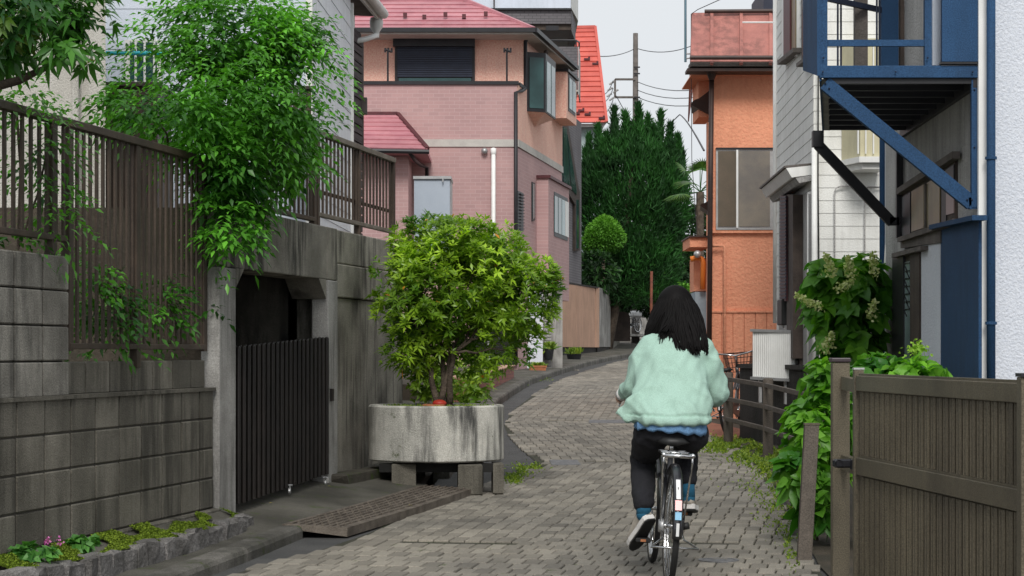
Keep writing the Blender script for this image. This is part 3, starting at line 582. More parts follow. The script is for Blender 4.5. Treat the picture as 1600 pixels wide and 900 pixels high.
# ================= pink house =================
PS = Plane(xp(808, 50), 50, .162); gy = .6
h = T('pink_house', 'pink and mauve tiled house with rose roof, rolled shutter and bay windows', 'house', (-2, 50, 1))
U2 = lambda Y, o=0: (lambda q: (q.x, q.y))(PS.Y(Y, 0, o))
zb = zp(131, 50)
wallbox(h, [(-4.6, 50), U2(50), U2(57.4), (-4.6, 57.4)], gy, zb-.02, m_mauve)
wallbox(h, [(-4.5, 51.1), U2(51.1, -.01), U2(57.4, -.01), (-4.5, 57.3)], zb-.05, 8.82, m_pink, 'upper_wall')
pslab(h, 'side_tile', m_mauves, PS, [(808.5, 231), (878, 268), (878, 560), (808.5, 560)], .012, .01)
k = MB(); q = [PS.Y(50.02, 6.17, .015), PS.Y(57.38, 6.17, .015), PS.Y(57.38, 8.8, .015), PS.Y(51.12, 8.8, .015), PS.Y(51.12, zb-.02, .015), PS.Y(50.02, zb-.02, .015)]; k.slab(q, -PS.n*.01); B(k, 'side_stucco', m_pink, h)
bxy(h, 'band', m_band, -4.6, U2(50)[0]+.03, 49.97, 50.0, 6.0, 6.17)
k = MB(); k.beam(PS.Y(49.97, 6.085, .025), PS.Y(57.4, 6.085, .025), .03, .17); B(k, 'band', m_band, h)
bxy(h, 'parapet_cap', m_blk, -4.62, U2(50)[0]+.04, 49.95, 50.2, zb-.02, zb+.06); k = MB(); k.beam(PS.Y(50.21, zb+.02, -.06), PS.Y(51.1, zb+.02, -.06), .2, .08); B(k, 'parapet_cap', m_blk, h)
sw = fbox(h, 'shutter_window', m_blk, 617, 742, 72, 134, 51.05, .05); fbox(sw, 'shutter_box', m_blk, 614, 742, 51, 72, 50.85, .22)
for i in range(14): fbox(sw, 'slat', m_shut, 621, 738, 73+i*3.4, 75.7+i*3.4, 51.0, .04)
fbox(sw, 'sill_glass', m_glass, 623, 736, 122, 131, 51.02, .02)
for px in (606, 792):
    k = MB(); k.tube([P(px, 80, 50.12), P(px, 131, 50.12)], .025, 6); k.tube([P(px-5, 77, 50.12), P(px+6, 81, 50.12)], .03, 6)
    for d in (-4, 1, 6): k.tube([P(px+d, 82, 50.12), P(px+d, 75, 50.12)], .025, 6)
    B(k, 'pole_holder', m_blk, h)
# roof
ez = 8.72; E0 = V(-5.2, 50.15, ez); E1 = V(xp(833, 50.15), 50.15, ez); q = PS.Y(56.9, ez, .42); E2 = q
R1 = E1+V(-3.6, 3.9, 2.1); R0 = V(-5.2, R1.y, R1.z)
courses(h, E0, E1, R1, R0, 16, m_roofp); courses(h, E1, E2, V(R1.x, E2.y, R1.z), R1, 16, m_roofp)
k = MB(); k.slab([E0+V(0, 0, -.02), E1+V(0, 0, -.02), E2+V(0, 0, -.02), V(-5.2, E2.y, ez-.02)], (0, 0, -.09)); B(k, 'soffit', m_band, h)
k = MB(); k.beam(E0+V(0, -.05, -.02), E1+V(.05, -.05, -.02), .1, .1); k.beam(E1+V(.05, -.05, -.02), E2+V(.05, 0, -.02), .1, .1); B(k, 'gutter', m_blk, h)
k = MB(); k.beam(E1+V(0, 0, .03), R1+V(0, 0, .04), .12, .07); B(k, 'hip_cap', m_roofp, h)
for px, py in ((633, 27), (663, 30), (696, 26), (725, 29), (759, 25)):
    sgp = V(xp(px, 50.7), 50.7, zp(py, 50.7)+.05); k = MB(); k.box(sgp, (.09, .1, .1)); B(k, 'snow_guard', m_burg, h)
dp = [P(827, 50, 50.4), P(823, 58, 51.1), P(821, 66, 51.1), P(821, 138, 51.1), P(815, 142, 50.2), P(806, 144, 49.93), P(806, 570, 49.93)]
k = MB(); k.tube(dp, .045, 8); B(k, 'downpipe', m_blk, h, smooth=True)
k = MB(); k.tube([P(771, 232, 49.9), P(771, 560, 49.9)], .05, 10); k.lathe(P(771, 236, 49.9), [(.05, -.08), (.065, -.05), (.065, .06), (.01, .08)], 12); B(k, 'vent_pipe', m_white, h, smooth=True)
k = MB(); k.ball(P(757, 236, 49.92), .075, 8); B(k, 'wall_vent', m_steel, h, smooth=True)
def bay(name, Y0, Y1, off, z0, z1, mb_, win, zt=None, taper=0, roofm=None):
    k = MB(); a, b = PS.Y(Y0, z0, 0), PS.Y(Y1, z0, 0); c, d = PS.Y(Y1-taper, z0, off), PS.Y(Y0+taper, z0, off); H = V(0, 0, z1-z0)
    k.hexa([a, d, c, b], [a+H, d+H, c+H, b+H]); o = B(k, name, mb_, h)
    if roofm: k = MB(); q = [p+H for p in (PS.Y(Y0-.06, z0, 0), PS.Y(Y0+taper-.06, z0, off+.06), PS.Y(Y1-taper+.06, z0, off+.06), PS.Y(Y1+.06, z0, 0))]; k.slab(q, (0, 0, .07)); B(k, 'bay_roof', roofm, o)
    for (Ya, Yb, oa, ob, za, zb2, n, mm) in win:                 # panes from (Ya,oa) to (Yb,ob)
        A_, B_ = PS.Y(Ya, 0, oa), PS.Y(Yb, 0, ob); nn = V(B_.y-A_.y, A_.x-B_.x, 0).normalized()
        if nn.y > 0 and abs(nn.y) > .5: nn = -nn
        if nn.x < 0 and abs(nn.x) > .5: nn = -nn
        for i in range(n):
            p, q = A_.lerp(B_, (i+.08)/n), A_.lerp(B_, (i+.92)/n); k = MB(); q4 = [V(p.x, p.y, za), V(q.x, q.y, za), V(q.x, q.y, zb2), V(p.x, p.y, zb2)]
            k.slab([v+nn*.012 for v in q4], -nn*.01); B(k, 'pane', mm if not isinstance(mm, list) else mm[i % len(mm)], o)
    return o
bay('bay_window', 51.35, 53.6, .42, zp(176, 51.7), zp(84, 51.7), m_blk, [(51.37, 51.63, .04, .4, 7.05, 8.25, 1, m_glass), (51.75, 53.2, .42, .42, 7.0, 8.2, 2, [m_glassl, m_glass])], taper=.3)
k = MB(); a, b, c, d = PS.Y(51.4, 6.98, .01), PS.Y(51.7, 6.98, .4), PS.Y(53.3, 6.98, .4), PS.Y(53.55, 6.98, .01); e_ = PS.Y(52.5, 6.72, .02); k.add([a, b, c, d, e_], [(0, 1, 4), (1, 2, 4), (2, 3, 4), (3, 0, 4), (3, 2, 1, 0)]); B(k, 'bay_base', m_pink, h)
bay('pink_bay', 55.4, 57.3, .4, zp(186, 55.6), zp(114, 55.6), m_pink, [(55.55, 57.15, .4, .4, 7.45, 8.4, 1, m_blk), (55.7, 57.0, .42, .42, 7.52, 8.3, 2, [m_glassl])], roofm=m_blk)
bay('lower_bay', 52.9, 56.6, .3, gy+2, zp(279, 53), m_mauves, [(53.6, 56.5, .3, .3, 4.15, 5.25, 1, m_blk), (53.75, 56.4, .315, .315, 4.25, 5.15, 4, [m_glass, m_glass, m_glassl, m_white])], roofm=m_burg)
pslab(h, 'window', m_blk, PS, [(809.5, 298), (818, 302), (818, 362), (809.5, 366)], .05, .04)
k = MB()
for i in range(12): a = PS.at(812, 303+i*5, .06); b = PS.at(817.5, 305+i*4.8, .09); k.beam(a, b, .07, .02)
B(k, 'louvre', m_blk, h)
pslab(h, 'window', m_blk, PS, [(832, 284), (836.5, 286), (836.5, 344), (832, 346)], .04, .03); pslab(h, 'pane', m_glassl, PS, [(833, 287), (835.5, 288), (835.5, 341), (833, 342)], .05, .005)
k = MB(); k.ball(PS.at(853, 82, .3), .06, 6); B(k, 'eave_lamp', m_dkwood, h)
# porch roof
pr = T('porch', 'small rose hipped porch roof at the foot of the pink house, over dark gutters', 'porch', (-3.5, 48, 2))
A, Bp = P(530, 232, 47.6), P(668, 234, 47.6); C, D = P(621, 179, 49.95), P(530, 179, 49.95)
courses(pr, A, Bp, C, D, 8, m_roofp); Bq = V(Bp.x, 49.95, Bp.z); k = MB(); k.add([Bp, Bq, C], [(0, 1, 2)]); k.slab([Bp, Bq, V(Bp.x-2.5, 49.95, Bp.z), V(Bp.x-2.5, 47.6, Bp.z)], (0, 0, -.08)); B(k, 'hip_side', m_roofp, pr)
k = MB(); k.beam(Bp+V(0, 0, .03), C+V(0, 0, .03), .09, .06); k.beam(C+V(0, -.02, .03), D+V(0, -.02, .03), .09, .06); B(k, 'ridge_cap', m_burg, pr)
k = MB(); k.tube([A+V(0, -.05, -.04), Bp+V(.04, -.05, -.05)], .05, 8); B(k, 'gutter', m_blk, pr); k = MB(); k.tube([P(640, 238, 47.6), P(648, 250, 48.5), P(658, 258, 49.5), P(667, 262, 49.8), P(667, 320, 49.85)], .045, 8); B(k, 'gutter_pipe', m_blk, pr, smooth=True)
wallbox(pr, [(-4.5, 48.2), (xp(638, 48.2), 48.2), (xp(638, 48.2), 49.97), (-4.5, 49.97)], 1, 5.62, m_mauve)
# white cabinet
cb = T('grey_cabinet', 'tall pale grey metal outdoor cabinet standing in front of the mauve tiled wall', 'cabinet', P(684, 380, 30))
fbox(cb, 'body', M('pale_metal', (.42, .47, .54), (.38, .43, .5), 3, .5, .1, grain=.25), 647, 703, 279, 400, 30, .9); fbox(cb, 'lid', m_alu, 645.5, 705, 275, 279.5, 29.97, .95)
bxy(cb, 'side_panel', m_alu, xp(703, 30)+.004, xp(703, 30)+.012, 30.05, 30.85, zp(395, 30), zp(281, 30)); fbox(cb, 'handle', m_alu, 691, 693, 276, 284, 29.94, .02)
# ================= grey brick wing with sloping glass =================
h = T('brick_wing', 'narrow grey brick house wing with a tall sloping sunroom window, right of the pink house', 'house', (2, 60, 1.5))
PSW = Plane(xp(808, 50)*1.14, 57, .162); U3 = lambda Y, o=0: (lambda q: (q.x, q.y))(PSW.Y(Y, 0, o))
wallbox(h, [U3(65.46, -.02), U3(70.1, -.02), (-3, 70.1), (-3, 65.46)], gy, zp(178, 67.5), m_gbrick)
pslab(h, 'window_frame', m_dkwood, PSW, [(873.5, 193), (888, 195), (904, 292), (906, 300), (906, 392), (899, 392), (899, 320), (878, 284), (873.5, 284)], .07, .08)
pslab(h, 'pane', m_glass, PSW, [(875, 198), (879, 199), (879.5, 283), (875.5, 280)], .09, .02); pslab(h, 'pane', m_glass, PSW, [(880.5, 199), (885.5, 200), (891, 290), (881, 284)], .09, .02)
pslab(h, 'pane', m_glass, PSW, [(887, 210), (901, 295), (901, 305), (893, 296)], .09, .02); pslab(h, 'pane', m_glass, PSW, [(901.5, 312), (904.5, 312), (904.5, 388), (901.5, 388)], .09, .02)
k = MB(); k.tube([PSW.at(878, 275, .06), PSW.at(878, 440, .06)], .05, 6); B(k, 'downpipe', m_blk, h)
# ================= grey tower house =================
h = T('tower_house', 'grey tiled upper storey of a tall house jutting out behind the rose roof', 'house', (-.5, 65, 1))
Yt = 64; bxy(h, 'wall', m_gbrickx, xp(600, Yt), xp(838, Yt), Yt, Yt+6, 1, zp(36, Yt)); fbox(h, 'tile_storey', m_gbrickx, 600, 892, 15, 37, Yt-.3, 6); fbox(h, 'siding_storey', m_sidb, 600, 892, -90, 12.5, Yt-.25, 6)
fbox(h, 'ledge', m_blk, 600, 893, 12.6, 15.4, Yt-.4, 6); fbox(h, 'soffit', m_brown, 826, 893, 37, 46.5, Yt-.2, 5); fbox(h, 'vent', m_blk, 853, 873, 40, 47, Yt-.26, .1)
k = MB(); a = P(892.5, 15, Yt-.3); k.slab([a, a+V(.2, 2.5, 0), a+V(.2, 5.5, 0), a+V(0, 5.5, 0)], (0, 0, -.6)); B(k, 'corner_face', m_gbrick, h)
k = MB(); k.slab([a+V(0, 0, .05), a+V(.28, 2.5, .05), a+V(.28, 5.5, .05), a+V(0, 5.5, .05)], (0, 0, 2)); B(k, 'corner_face', m_sidw, h)
fbox(h, 'downpipe', m_dkwood, 771, 773, -20, 12, Yt-.35, .08)
h = T('balcony_box', 'dark tiled balcony with a thin black rail jutting out before the red roof', 'balcony', P(885, 148, 62.5))
fbox(h, 'front', m_gbrickx, 862, 903, 73, 140, 62, .15); bxy(h, 'body', m_gbrick, xp(862, 62)+.02, xp(903, 62), 62.16, 64, zp(138, 62), zp(74, 62)); 
k = MB(); c = xp(903, 62)+.005; k.slab([(c, 62, zp(148, 62)), (c+.1, 64, zp(148, 62)), (c+.1, 64, zp(73, 62)), (c, 62, zp(73, 62))], (.03, 0, 0)); B(k, 'side', m_stg, h); fbox(h, 'underside', m_band, 862, 904, 140, 143, 62.01, 2)
k = MB(); k.tube([P(852, 63, 62.1), P(900, 63, 62.1), P(905, 66, 63.5)], .025, 6); k.tube([P(900, 63, 62.1), P(900, 73, 62.1)], .025, 6); k.tube([P(905, 66, 63.5), P(905, 76, 63.5)], .025, 6); B(k, 'rail', m_blk, h)
# ================= red roof house =================
h = T('red_roof_house', 'house with a steep bright red shingled roof behind the grey balcony', 'house', (2.5, 81, 1.5))
A, Bp, C, D = P(780, 193, 79), P(948, 192, 79), P(930, 43, 82.6), P(780, 46, 82.6)
courses(h, A, Bp, C, D, 19, m_roofr, th=.03)
k = MB(); k.beam(Bp+V(0, 0, .04), C+V(0, 0, .04), .1, .08); k.beam(C+V(0, 0, .03), D+V(0, 0, .03), .14, .1); B(k, 'ridge_cap', m_roofr, h)
wallbox(h, [(xp(780, 79.6), 79.6), (xp(940, 79.6), 79.6), (xp(940, 79.6), 86), (xp(780, 79.6), 86)], 1.2, zp(194, 79.6), M('pale_green_wall', (.42, .5, .5), (.36, .44, .44), 1, .9, .2)); fbox(h, 'fascia', m_white, 780, 944, 193.5, 198, 79.2, .1)
k = MB(); k.add([Bp, C, (C.x, 86, Bp.z)], [(0, 1, 2)]); B(k, 'gable', m_stg, h)
for px, py in ((917, 95), (930, 102), (908, 175), (901, 180), (918, 181), (940, 187)):
    t = (193-py)/150; Y = 79+3.6*t; k = MB(); c = P(px, py, Y)+V(0, -.08, .05); k.box(c, (.22, .12, .07)); k.box(c+V(.08, 0, .06), (.07, .1, .06)); B(k, 'snow_guard', m_burg, h)
# ================= orange house =================
PO = Plane(2.8, 30.6, .08); XO = 2.8
h = T('orange_house', 'orange stucco house with faded red metal roof and brown downpipe', 'house', (3.6, 32, .3))
wallbox(h, [(XO, 30.6), (7, 30.6), (7, 38), (PO.Y(38, 0).x, 38)], .2, 5.32, m_orange)
w = fbox(h, 'window', m_alu, 1119, 1209, 232, 359, 30.53, .08)
fbox(w, 'pane', M('brown_curtain_pane', (.13, .1, .07), (.1, .08, .055), 3, .25, .0, spec=.8), 1122, 1150, 236, 354, 30.515, .02); fbox(w, 'pane', M('grey_curtain_pane', (.24, .21, .17), (.15, .14, .13), 2, .25, .0, spec=.8), 1154, 1203, 236, 354, 30.515, .02); fbox(w, 'stile', m_white, 1150.5, 1153.5, 234, 356, 30.5, .03); fbox(w, 'head', m_blk, 1119, 1209, 230.5, 233, 30.5, .1)
fbox(h, 'sill_band', m_orange, 1108, 1209, 360, 364, 30.54, .08)
for i in range(6): fbox(h, 'wall_board', m_orange, 1110.5+i*17.6, 1127+i*17.6, 489, 660, 30.57, .05)
fbox(h, 'board_cap', m_orange, 1110, 1214, 485.5, 488.4, 30.55, .07)
k = MB(); k.tube([P(1112, 384, 30.5), P(1130, 384, 30.5), P(1132, 387, 30.5), P(1132, 655, 30.5)], .022, 8); B(k, 'conduit', m_orange, h, smooth=True)
A, Bp = P(1079, 96, 30.1), P(1225, 96, 30.1); C, D = P(1225, 18, 31.2), P(1081, 20, 31.2)
k = MB(); k.slab([A, Bp, C, D], (0, .03, -.04)); B(k, 'roof', m_orroof, h)
k = MB(); k.slab([A+V(0, .04, 0), D+V(0, .04, 0), V(D.x+.6, 38, D.z), V(A.x+.6, 38, A.z)], (.02, 0, 0)); B(k, 'roof_side', m_orroof, h); k = MB(); k.slab([D, C, V(C.x, 38, C.z), V(D.x+.6, 38, D.z)], (0, 0, -.03)); B(k, 'roof_top', m_orroof, h)
for px in (1112, 1158, 1204): k = MB(); k.beam(P(px, 100, 30.06), P(px, 18, 31.16), .045, .04, V(0, -1, 0)); B(k, 'roof_batten', m_orroof, h)
k = MB(); k.tube([P(1101, 18, 31.1), P(1225, 17, 31.1)], .03, 8); B(k, 'ridge_bar', m_pipeb, h)
k = MB(); k.tube([P(1078, 90, 30.0), P(1225, 90, 30.0)], .03, 8); B(k, 'snow_bar', m_pipeb, h)
fbox(h, 'fascia', m_grwood, 1079, 1225, 97, 103.5, 30.1, .4); fbox(h, 'gutter', m_pipeb, 1074, 1225, 106.5, 111, 30.12, .4); fbox(h, 'soffit', m_orange, 1083, 1225, 111.2, 113, 30.3, 2)
k = MB(); k.lathe(P(1112, 112, 30.35), [(.05, .12), (.09, .1), (.09, .03), (.035, -.12)], 12); B(k, 'hopper', m_pipeb, h, smooth=True); k = MB(); k.tube([P(1112, 118, 30.42), P(1110, 300, 30.42), P(1107.5, 640, 30.42)], .036, 10); B(k, 'downpipe', m_pipeb, h, smooth=True)
k = MB(); k.tube([PO.Y(31.5, .4, .06), PO.Y(31.5, 5.3, .06)], .02, 6); B(k, 'yellow_pipe', m_curt, h)
pslab(h, 'upper_box', m_orange, PO, [(1100, 113), (1103.5, 113), (1103.5, 172), (1100, 172)], .02, .1)
def canopy(z, Y, r, depth):
    k = MB(); pts = [V(PO.Y(Y, 0, .0).x, Y, z)]+[V(PO.Y(Y, 0, .02).x-r*1.15*math.sin(a), Y, z-r+r*1.5*math.cos(a)-.0) for a in [i*math.pi/2/6 for i in range(7)]]
    pts = [V(p.x, Y, p.z) for p in pts]; k.slab(pts, (depth*.08, depth, 0)); return k
X0 = PO.Y(31.2, 0).x
for (py0, py1, r, Y, lb) in ((140, 180, .26, 31.2, 0), (312, 332, .13, 32.2, 0)):
    x1 = PO.Y(Y, 0).x; zt_, zb_2 = zp(py0, Y), zp(py1, Y); k = MB(); pts = [V(x1, Y, zt_), V(x1, Y, zb_2)]+[V(x1-r*1.1*math.sin(a), Y, zb_2+(zt_-zb_2)*(.25+.75*math.cos(a)*.55)+.05*math.sin(a)) for a in (1.5, 1.35, 1.0, .6)]
    k.slab(pts, (.1, 1.1, 0)); B(k, 'window_canopy', m_pipeb, h)
bxy(h, 'bump_out', m_orange, PO.Y(31.25, 0).x-.17, PO.Y(31.25, 0).x+.02, 31.3, 32.3, zp(172, 31.3)-.1, 5.2)
bxy(h, 'porch_hood', m_orange, xp(1078, 31), xp(1109, 31), 31, 32.3, zp(386, 31), zp(371, 31)); bxy(h, 'porch_hood_top', m_pipeb, xp(1076, 31), xp(1110, 31), 30.95, 32.35, zp(371, 31)+.002, zp(368.5, 31))
bxy(h, 'porch_wall', M('pale_blue_board', (.3, .36, .4), (.25, .3, .34), 3, .8, .1), xp(1086, 31.2), xp(1104, 31.2), 31.2, 32.2, .3, zp(456, 31.2)); bxy(h, 'porch_panel', m_orange, xp(1084, 31.5), xp(1104, 31.5), 31.5, 32.2, zp(455, 31.5), zp(404, 31.5))
m_or2 = M('bright_orange', (.8, .23, .04), (.7, .18, .03), 5, .5, .05); k = MB(); k.tube([P(1079, 405, 31.1), P(1090, 403, 31.1), P(1097, 405, 31.1), P(1099, 411, 31.1), P(1098, 452, 31.1)], .04, 8); B(k, 'orange_duct', m_or2, h, smooth=True); k = MB(); k.ball(P(1090, 397, 31), .055, 8); B(k, 'porch_lamp', m_alu, h, smooth=True)
k = MB(); k.tube([P(1160, 35, 29.9), P(1215, 35, 29.9)], .012, 6); B(k, 'laundry_pole', m_white, h)
# roof behind, dark
h2 = T('dark_roof_house', 'sliver of a dark slate roof above the orange house roof, by the white wall', 'house', P(1215, 18, 36)); fbox(h2, 'roof', m_shut, 1193, 1260, -20, 16, 40, 2)
# ================= white siding house, right =================
PWk = Plane(xp(1272, 23), 23, .0265)
h = T('white_right_house', 'white siding house with small awning and burgundy shutter, between the orange and blue houses', 'house', (4.2, 25, .2))
cx, cy = PWk.p.x, 23; q = PWk.Y(27.1, 0)
wallbox(h, [(cx, cy), (7.5, cy), (7.5, 27.1), (q.x, 27.1)], .1, 6.6, m_sidw)
siding(h, (cx, cy, 0), (cx+2.2, cy, 0), .6, 5.4, .135, m_sidw, (0, -1, 0)); siding(h, (cx, cy, 0), (q.x, q.y, 0), .6, 5.6, .135, m_sidw, tuple(-PWk.n), lap=.004)
PWl = Plane(cx-.022, 23, .0265)
# ---- white right house details
def wslabR(par, name, m, pl, pts, off, th, **kw):                # like pslab, for walls that face the lane from the right
    k = MB(); q = [pl.at(x, y, -off) for x, y in pts]; k.slab(q, pl.n*th); return B(k, name, m, par, **kw)
w = wslabR(h, 'window', m_white, PWk, [(1221, -30), (1245, -30), (1245, 88), (1221, 90)], .04, .05)
wslabR(w, 'shutter', m_burg, PWk, [(1224, -30), (1234, -30), (1234, 84), (1224, 90)], .07, .03); wslabR(w, 'pane', m_amber, PWk, [(1235, -30), (1243, -30), (1243, 82), (1235, 84)], .05, .01)
k = MB(); k.beam(PWk.at(1221, 98, -.06), PWk.at(1246, 78, -.06), .1, .05); B(k, 'sill', m_grwood, w)
w = wslabR(h, 'window', m_dkwood, PWk, [(1252, -30), (1262, -30), (1262, 92), (1252, 96)], .05, .05); wslabR(w, 'pane', m_glass, PWk, [(1254, -30), (1260, -30), (1260, 86), (1254, 88)], .055, .01)
k = MB(); k.beam(PWk.at(1251, 102, -.06), PWk.at(1264, 92, -.06), .1, .04); B(k, 'sill', m_grwood, w)
# awning
q0 = PWk.at(1215, 271); a0 = P(1186, 292, 26.0); k = MB()
ya, yb = 23.15, 26.2; xa, xb = PWk.Y(ya, 0).x, PWk.Y(yb, 0).x; za = zp(271, 23.15); zb2 = zp(276, 26)-.02
def awn(off, z): return [V(xa, ya, z), V(xa-off, ya, z-.03), V(xb-off, yb, z-.03), V(xb, yb, z)]
Z = 3.18; lo, hi = awn(.22, Z), awn(.28, Z+.1); k.hexa(lo, hi); o = B(k, 'awning', m_white, h); k = MB(); k.hexa(awn(.3, Z+.103), awn(.3, Z+.125)); B(k, 'awning_top', m_grwood, o)
k = MB(); k.hexa(awn(.14, Z-.06), awn(.18, Z-.003)); B(k, 'awning_soffit', m_stg, o)
wslabR(h, 'entry_wall', m_stg, PWk, [(1217, 303), (1268, 303), (1268, 620), (1217, 620)], .03, .02); wslabR(h, 'shutter', m_burg, PWk, [(1219, 306), (1228, 306), (1228, 470), (1219, 472)], .16, .1); k = MB()
for i in range(30): k.beam(PWk.at(1219, 309+i*5.4, -.17), PWk.at(1228, 308+i*5.4, -.17), .012, .02)
B(k, 'shutter_slats', m_shut, h); wslabR(h, 'shutter_case', m_dkwood, PWk, [(1229, 304), (1239, 304), (1239, 560), (1229, 560)], .14, .12); wslabR(h, 'door', m_dkwood, PWk, [(1240, 328), (1250, 322), (1250, 580), (1240, 580)], .06, .04)
bxy(h, 'water_heater', m_black, PWk.Y(25, 0).x-.2, PWk.Y(25, 0).x-.02, 24.6, 25, zp(508, 24.8), zp(468, 24.8), .01)
for px, y0, y1, Y, r in ((1211.5, -40, 505, 27.15, .03), (1224, 470, 512, 25, .012), (1266, 300, 640, 23.3, .035), (1272.5, 205, 640, 22.93, .03)):
    k = MB(); k.tube([P(px, y0, Y), P(px, y1, Y)], r, 10); B(k, 'downpipe', m_white, h, smooth=True)
k = MB(); k.tube([P(1279, 0, 22.9), P(1278, 280, 22.93), P(1279.5, 420, 22.93), P(1278, 600, 22.93)], .009, 6); B(k, 'cable', m_black, h, smooth=True)
for pts in ([(1304, 600), (1304, 300), (1306, 294), (1312, 291), (1345, 290)], [(1351, 600), (1351, 298), (1353, 294), (1358, 292), (1376, 292)]):
    k = MB(); k.tube([P(x, y, 22.95) for x, y in pts], .009, 6); B(k, 'conduit', m_stg, h, smooth=True)
m_cremew = M('cream_window', (.6, .56, .38), (.52, .48, .33), 2, .6, .1, streak=.2, scol=(.3, .26, .15))
xl, xr = xp(1326, 22.5), xp(1384, 22.5); k = MB(); z0, z1 = zp(245, 22.5), zp(60, 22.5)
k.slab([(xl, 22.98, z0), (xl+.12, 22.5, z0), (xr, 22.5, z0), (xr, 22.98, z0)], (0, 0, z1-z0)); o = B(k, 'bay_window', m_cremew, h)
k = MB(); k.slab([(xl-.05, 22.99, z0-.002), (xl+.1, 22.44, z0-.002), (xr, 22.44, z0-.002), (xr, 22.99, z0-.002)], (0, 0, -.06)); k.slab([(xl, 22.98, z0-.065), (xl+.14, 22.5, z0-.065), (xr, 22.5, z0-.065), (xr, 22.98, z0-.065)], (0, 0, -.06)); B(k, 'bay_base', m_white, o)
for px in (1340, 1352, 1364): fbox(o, 'mullion', m_white, px, px+2, 70, 240, 22.47, .03)
# ================= blue and white building, right front =================
PRb = Plane(2.834, 13.2, .033)
h = T('blue_white_building', 'white stucco building with blue trim, blue balcony and dark wooden door, right foreground', 'building', (4, 15, 0))
XR = 2.834; qr = PRb.Y(17.3, 0)
wallbox(h, [(XR, 13.2), (8, 13.2), (8, 17.3), (qr.x, 17.3)], -.2, 6.6, m_stg)
k = MB(); k.slab([(XR+.045, 13.2, -.2), (8, 13.2, -.2), (8, 13.2, 6.6), (XR+.045, 13.2, 6.6)], (0, -.02, 0)); B(k, 'front_stucco', m_stw, h)
bxy(h, 'corner_board', m_white, XR-.012, XR+.043, 13.16, 13.2, -.2, 6.6)
k = MB(); k.tube([P(1548.5, -90, 13.1), P(1548.5, 640, 13.1)], .027, 12); o = B(k, 'downpipe', m_navy, h, smooth=True)
for py in (247, 505): k = MB(); k.lathe(P(1548.5, py, 13.1), [(.028, -.01), (.036, -.008), (.036, .008), (.028, .01)], 12); B(k, 'pipe_collar', m_navy, o)
wslabR(h, 'blue_panel', m_navy, PRb, [(1470, 352), (1529, 338), (1529, 640), (1470, 640)], .02, .02)
k = MB(); k.beam(PRb.at(1462, 355, -.04), PRb.at(1531, 340, -.04), .09, .03); B(k, 'blue_ledge', m_navy, h)
wslabR(h, 'white_panel', m_stw, PRb, [(1438, 384), (1469, 376), (1469, 640), (1438, 640)], .015, .015)
wslabR(h, 'beam_board', m_grwood, PRb, [(1407, 373), (1469, 359), (1469, 379), (1407, 388)], .03, .03)
wslabR(h, 'door_lintel', m_grwood, PRb, [(1393, 396), (1438, 384), (1438, 391), (1393, 403)], .07, .07)
d = wslabR(h, 'door', m_dkwood, PRb, [(1394, 403), (1437, 391), (1437, 640), (1394, 640)], .012, .012)
wslabR(d, 'door_frame', m_blk, PRb, [(1394, 403), (1411, 399), (1411, 640), (1394, 640)], .03, .02); wslabR(d, 'glass_strip', glassmat('frosted_glass', (.22, .3, .3), .3), PRb, [(1412, 410), (1421, 408), (1421, 640), (1412, 640)], .018, .004)
for i in range(7):
    y = 412+i*12; k = MB(); k.beam(PRb.at(1412+(i % 2)*4, y, -.022), PRb.at(1416.5+(i % 2)*4, y+10, -.022), .006, .008); k.beam(PRb.at(1412, y, -.022), PRb.at(1421, y-1, -.022), .006, .008); B(k, 'lattice', m_blk, d)
wslabR(d, 'door_stile', m_dkwood, PRb, [(1422, 396), (1436, 392), (1436, 640), (1422, 640)], .03, .018)
w = wslabR(h, 'window', m_dkwood, PRb, [(1407, 303), (1492, 246), (1492, 345), (1407, 372)], .02, .02)
for (x0, x1, t0, t1, b0, b1, m) in ((1409, 1422, 308, 300, 369, 365, m_blk), (1424, 1443, 299, 288, 362, 356, m_amber), (1448, 1468, 286, 273, 356, 349, m_amber), (1471, 1478, 271, 266, 351, 349, m_blk), (1478, 1490, 292, 286, 336, 333, M('dusty_pink_pane', (.22, .16, .15), (.17, .12, .115), 3, .3, .0)), (1478, 1490, 265, 257, 290, 284, m_blk)):
    wslabR(w, 'pane', m, PRb, [(x0, t0), (x1, t1), (x1, b1), (x0, b0)], .028, .006)
k = MB(); k.beam(PRb.at(1405, 300, -.04), PRb.at(1494, 242, -.04), .05, .045); B(k, 'window_head', m_grwood, w); k = MB(); k.beam(PRb.at(1407, 375, -.04), PRb.at(1494, 346, -.04), .05, .035); B(k, 'window_sill', m_grwood, w)
k = MB(); k.beam(PRb.at(1446, 288, -.035), PRb.at(1446, 358, -.035), .012, .03, V(0, 1, 0)); B(k, 'mullion', m_grwood, w)
k = MB(); k.tube([P(1380, -40, 17.5), P(1380, 640, 17.5)], .03, 10); B(k, 'downpipe', m_navy, h, smooth=True)
k = MB(); k.tube([P(1391, 360, 17.35), P(1391, 372, 17.35), P(1386, 384, 17.3), P(1384, 420, 17.3), P(1387, 470, 17.3), P(1388, 620, 17.3)], .017, 8); B(k, 'white_pipe', m_white, h, smooth=True)
k = MB(); k.slab([P(1386, 200, 17.32), P(1400, 200, 17.32), P(1400, 640, 17.32), P(1386, 640, 17.32)], (0, .1, 0)); B(k, 'rear_trim', m_stw, h)
